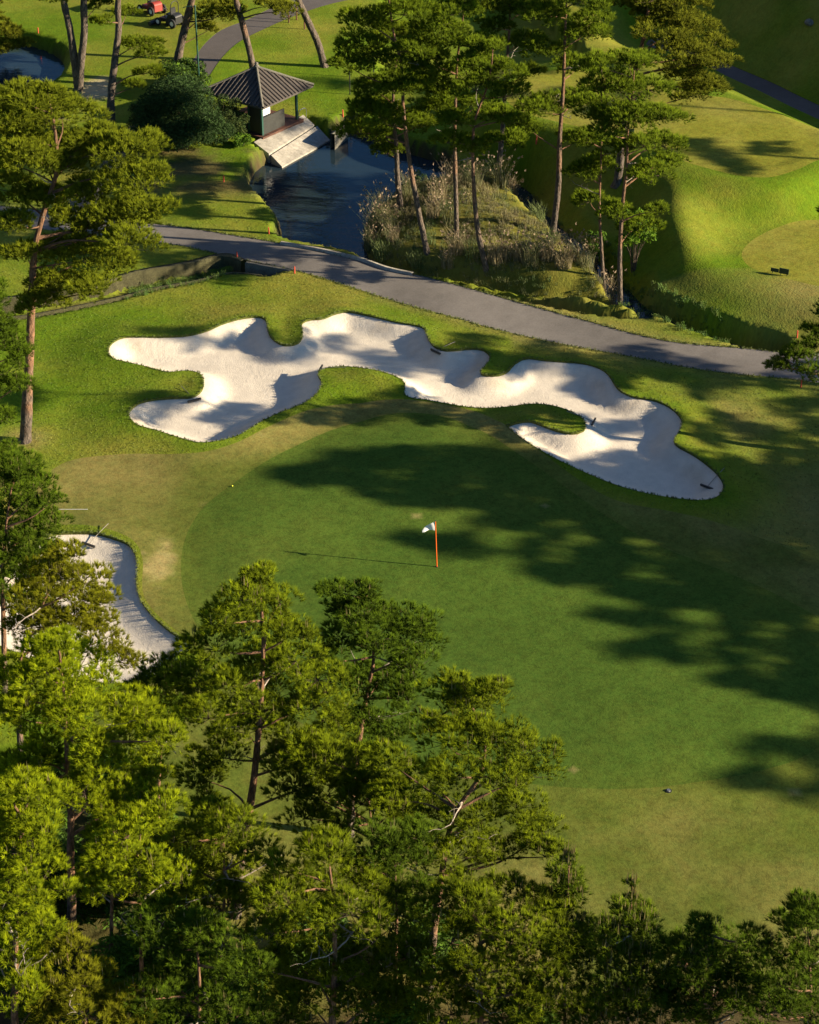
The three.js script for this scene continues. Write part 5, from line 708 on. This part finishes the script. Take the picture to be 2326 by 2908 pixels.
function rake(label, hx, hz, ex, ez, propped = 0.03) {
  const y0 = ground(hx, hz), y1 = ground(ex, ez), t = thing('bunker_rake', label, 'rake', [hx, y0, hz], Math.atan2(-(ez - hz), ex - hx)), L = Math.hypot(ex - hx, ez - hz);
  part('handle', tube([[0, 0.09, 0], [L / 2, (y1 - y0) / 2 + 0.1 + propped / 2, 0], [L, y1 - y0 + 0.05 + propped, 0]], 0.015, 8, 6), M.rakeWood, t);
  part('head', box(0.07, 0.08, 0.66, 0, 0.09, 0), M.black, t);
  const tines = []; for (let k = 0; k < 14; k++) tines.push(box(0.012, 0.08, 0.012, -0.01, 0.03, -0.3 + k * 0.046)); part('tines', mergeGeometries(tines), M.black, t).userData.kind = 'stuff';
}
rake('rake propped on the edge of the small bunker', -13.14, -68.45, -12.45, -69.6, 0.1);
rake('rake beside the left grassy tongue of the large bunker', -9.89, -80.34, -10.6, -81.6, 0.05);
rake('rake lying under the back edge in the middle of the large bunker', 1.25, -85.1, 2.2, -86.0);
rake('rake lying at the tip of the right grassy tongue in the bunker', 8.3, -78.3, 7.1, -78.7);
rake('rake in the far right lobe of the large bunker', 12.75, -72.95, 13.6, -74.0);
rake('rake lying along the top of the central grassy nose', -4.2, -83.3, -3.0, -83.0);
{
  const list = [[-25.23, -132.06, 'beside the round pond'], [-10.6, -106.39, 'on the shady lawn left of the pond'], [-7.6, -99.4, 'at the corner of the lawn between pond and path'], [-9.1, -96.3, 'on the wall end of the ditch beside the path'], [-5.98, -94.45, 'at the culvert on the bunker side of the path'], [-4.12, -117.6, 'on the lawn behind the pond inlet'], [18.29, -82.04, 'on the lawn right of the bunker by the path'], [18.9, -86.9, 'on the bank beyond the path under the hanging bough'], [7.3, -108.6, 'behind the mound on the tee bank'], [26, -118.2, 'below the shaded path']];
  const g = mergeGeometries([new THREE.CylinderGeometry(0.036, 0.04, 0.46, 8).translate(0, 0.14, 0), new THREE.CylinderGeometry(0.0, 0.036, 0.04, 8).translate(0, 0.39, 0)]);
  list.slice(0, 9).forEach(([x, z, w]) => { const s = part('marker_stake', g, M.stake, scene); s.position.set(x, land(x, z), z); s.rotation.z = (hash2(x * 10, z * 10, 3) - 0.5) * 0.12; tag(s, 'red hazard stake ' + w, 'stake', 'red hazard stakes'); });
}
function board(label, x, z, turn, y = land(x, z)) {
  const t = thing('tee_board', label, 'board', [x, y, z], turn); part('panel', box(0.62, 0.36, 0.05, 0.3, 0.3, 0), M.darkGreen, t); part('panel', box(0.52, 0.24, 0.05, -0.3, 0.26, 0.0), M.darkGreen, t);
  t.scale.setScalar(0.8);
  for (const u of [-0.45, 0.1, 0.5]) part('leg', box(0.04, 0.34, 0.04, u, 0.1, -0.04), M.darkGreen, t);
}
board('dark green board on the front edge of the lower tee', 18.75, -92.1, -0.45); board('dark green board on the edge of the upper tee behind the pines', 6.9, -112.6, -0.2); board('dark green board by the thick pine below the upper tee', 12.3, -107.4, 0.3);
{
  const b = part('golf_ball', new THREE.SphereGeometry(0.035, 12, 10), std([0.8, 0.75, 0.05], 0.4), scene); b.position.set(-7.59, ground(-7.59, -72.94) + 0.03, -72.94); tag(b, 'yellow golf ball on the left edge of the green', 'ball');
  const rod = part('alignment_rod', new THREE.CylinderGeometry(0.009, 0.009, 1.25, 6).rotateZ(Math.PI / 2), M.white, scene); rod.position.set(-14.15, land(-14.15, -71.1) + 0.03, -71.1); tag(rod, 'thin white rod lying on the pale apron', 'rod');
  const s = thing('sprinkler_head', 'small dark sprinkler head in the lawn below the green', 'sprinkler', [8.87, land(8.87, -52.79), -52.79]); part('collar', new THREE.CylinderGeometry(0.11, 0.11, 0.03, 16), M.black, s); part('cap', new THREE.CylinderGeometry(0.06, 0.07, 0.04, 14).translate(0, 0.03, 0), M.steel, s);
}
// posts behind the shelter
{
  const post = (name, label, x, z, h, m, rad, arm) => { const t = thing(name, label, 'post', [x, land(x, z), z]); part('pole', new THREE.CylinderGeometry(rad * 0.8, rad, h + 0.3, 8).translate(0, h / 2 - 0.15, 0), m, t); part('cap', new THREE.SphereGeometry(rad * 1.15, 8, 6).translate(0, h, 0), m, t); if (arm) part('bracket', tube([[0, h - 0.05, 0], [-0.4, h, 0], [-0.75, h - 0.1, 0]], 0.025, 6, 5), m, t); };
  post('lamp_pole', 'tall thin dark green pole beside the small path', -13.21, -120.44, 5.6, M.greenPost, 0.06, true);
  post('net_post', 'thin dark post on the lawn above the pond inlet', -3.77, -120.87, 1.95, M.black, 0.035); post('net_post', 'thin dark post half hidden behind the pond-side pines', -2.3, -123.4, 1.9, M.black, 0.035);
  post('wooden_post', 'leftmost of three wooden posts beside the bare leaning trunk', -8.3, -134.06, 1.4, M.brownWood, 0.05); post('wooden_post', 'taller middle post of three beside the bare leaning trunk', -7.79, -134.6, 1.9, M.brownWood, 0.05); post('wooden_post', 'post of three standing next to the bare leaning trunk', -7.16, -132.66, 1.5, M.brownWood, 0.05);
}
// ride-on mowers
function mower(label, x, z, turn, hood, canopy) {
  const t = thing('ride_on_mower', label, 'mower', [x, land(x, z), z], turn);
  const shape = new THREE.Shape(); shape.moveTo(-0.55, 0.3); shape.lineTo(-0.55, 0.72); shape.quadraticCurveTo(-0.5, 0.86, -0.3, 0.87); shape.lineTo(0.1, 0.82); shape.lineTo(0.3, 0.5); shape.lineTo(0.95, 0.45); shape.lineTo(0.95, 0.3); shape.closePath();
  part('body', new THREE.ExtrudeGeometry(shape, { depth: 0.62, bevelEnabled: true, bevelSize: 0.03, bevelThickness: 0.03, bevelSegments: 2 }).translate(0, 0, -0.31), hood, t);
  part('seat', mergeGeometries([box(0.42, 0.1, 0.46, 0.2, 0.78, 0), box(0.1, 0.46, 0.46, -0.03, 1.02, 0)]), M.black, t);
  part('steering_column', tube([[0.75, 0.45, 0], [0.7, 0.7, 0], [0.62, 0.95, 0]], 0.03, 6, 6), M.black, t); part('steering_wheel', new THREE.TorusGeometry(0.17, 0.018, 6, 18).rotateX(Math.PI / 2).rotateZ(0.4).translate(0.6, 0.98, 0), M.black, t);
  for (const [wx, wz, R] of [[-0.4, 0.52, 0.33], [-0.4, -0.52, 0.33], [0.85, 0.58, 0.28], [0.85, -0.58, 0.28]]) { const w = new THREE.Group(); w.name = 'wheel'; w.position.set(wx, R, wz); t.add(w); part('tyre', new THREE.TorusGeometry(R * 0.72, R * 0.28, 8, 20), M.rubber, w); part('rim', new THREE.CylinderGeometry(R * 0.5, R * 0.5, 0.1, 14).rotateX(Math.PI / 2), M.white, w); }
  for (const wz of [-0.75, 0, 0.75]) part('cutting_deck', new THREE.CylinderGeometry(0.16, 0.16, 0.62, 12).rotateX(Math.PI / 2).translate(wz ? 1.2 : 0.25, 0.17, wz), hood, t);
  part('roll_bar', tube([[-0.2, 0.6, -0.36], [-0.22, 1.6, -0.34], [-0.22, 1.75, 0], [-0.22, 1.6, 0.34], [-0.2, 0.6, 0.36]], 0.03, 24, 6), M.black, t);
  if (canopy) part('canopy', new THREE.BoxGeometry(1.1, 0.06, 0.95).translate(0.1, 1.85, 0), std([0.35, 0.09, 0.05], 0.6), t);
}
mower('red ride-on mower with a canopy on the far lawn', -17.8, -136.2, 2.3, M.red, true); mower('black and red ride-on mower without canopy on the far lawn', -16.2, -133.5, 2.5, M.black, false);
// pale stone on the far hillside
{
  const g = new THREE.IcosahedronGeometry(0.3, 3), p = g.attributes.position; for (let i = 0; i < p.count; i++) { const k = 1 + 0.35 * noise(p.getX(i) * 3 + 5, p.getY(i) * 3 + p.getZ(i) * 2, 88); p.setXYZ(i, p.getX(i) * k * 1.2, p.getY(i) * k * 0.6, p.getZ(i) * k); } g.computeVertexNormals();
  const s = part('boulder', g, M.oldConcrete, scene); s.position.set(25.2, land(25.2, -122.8), -122.8); tag(s, 'pale boulder on the shaded far hillside', 'boulder');
}
renderer.render(scene, camera);
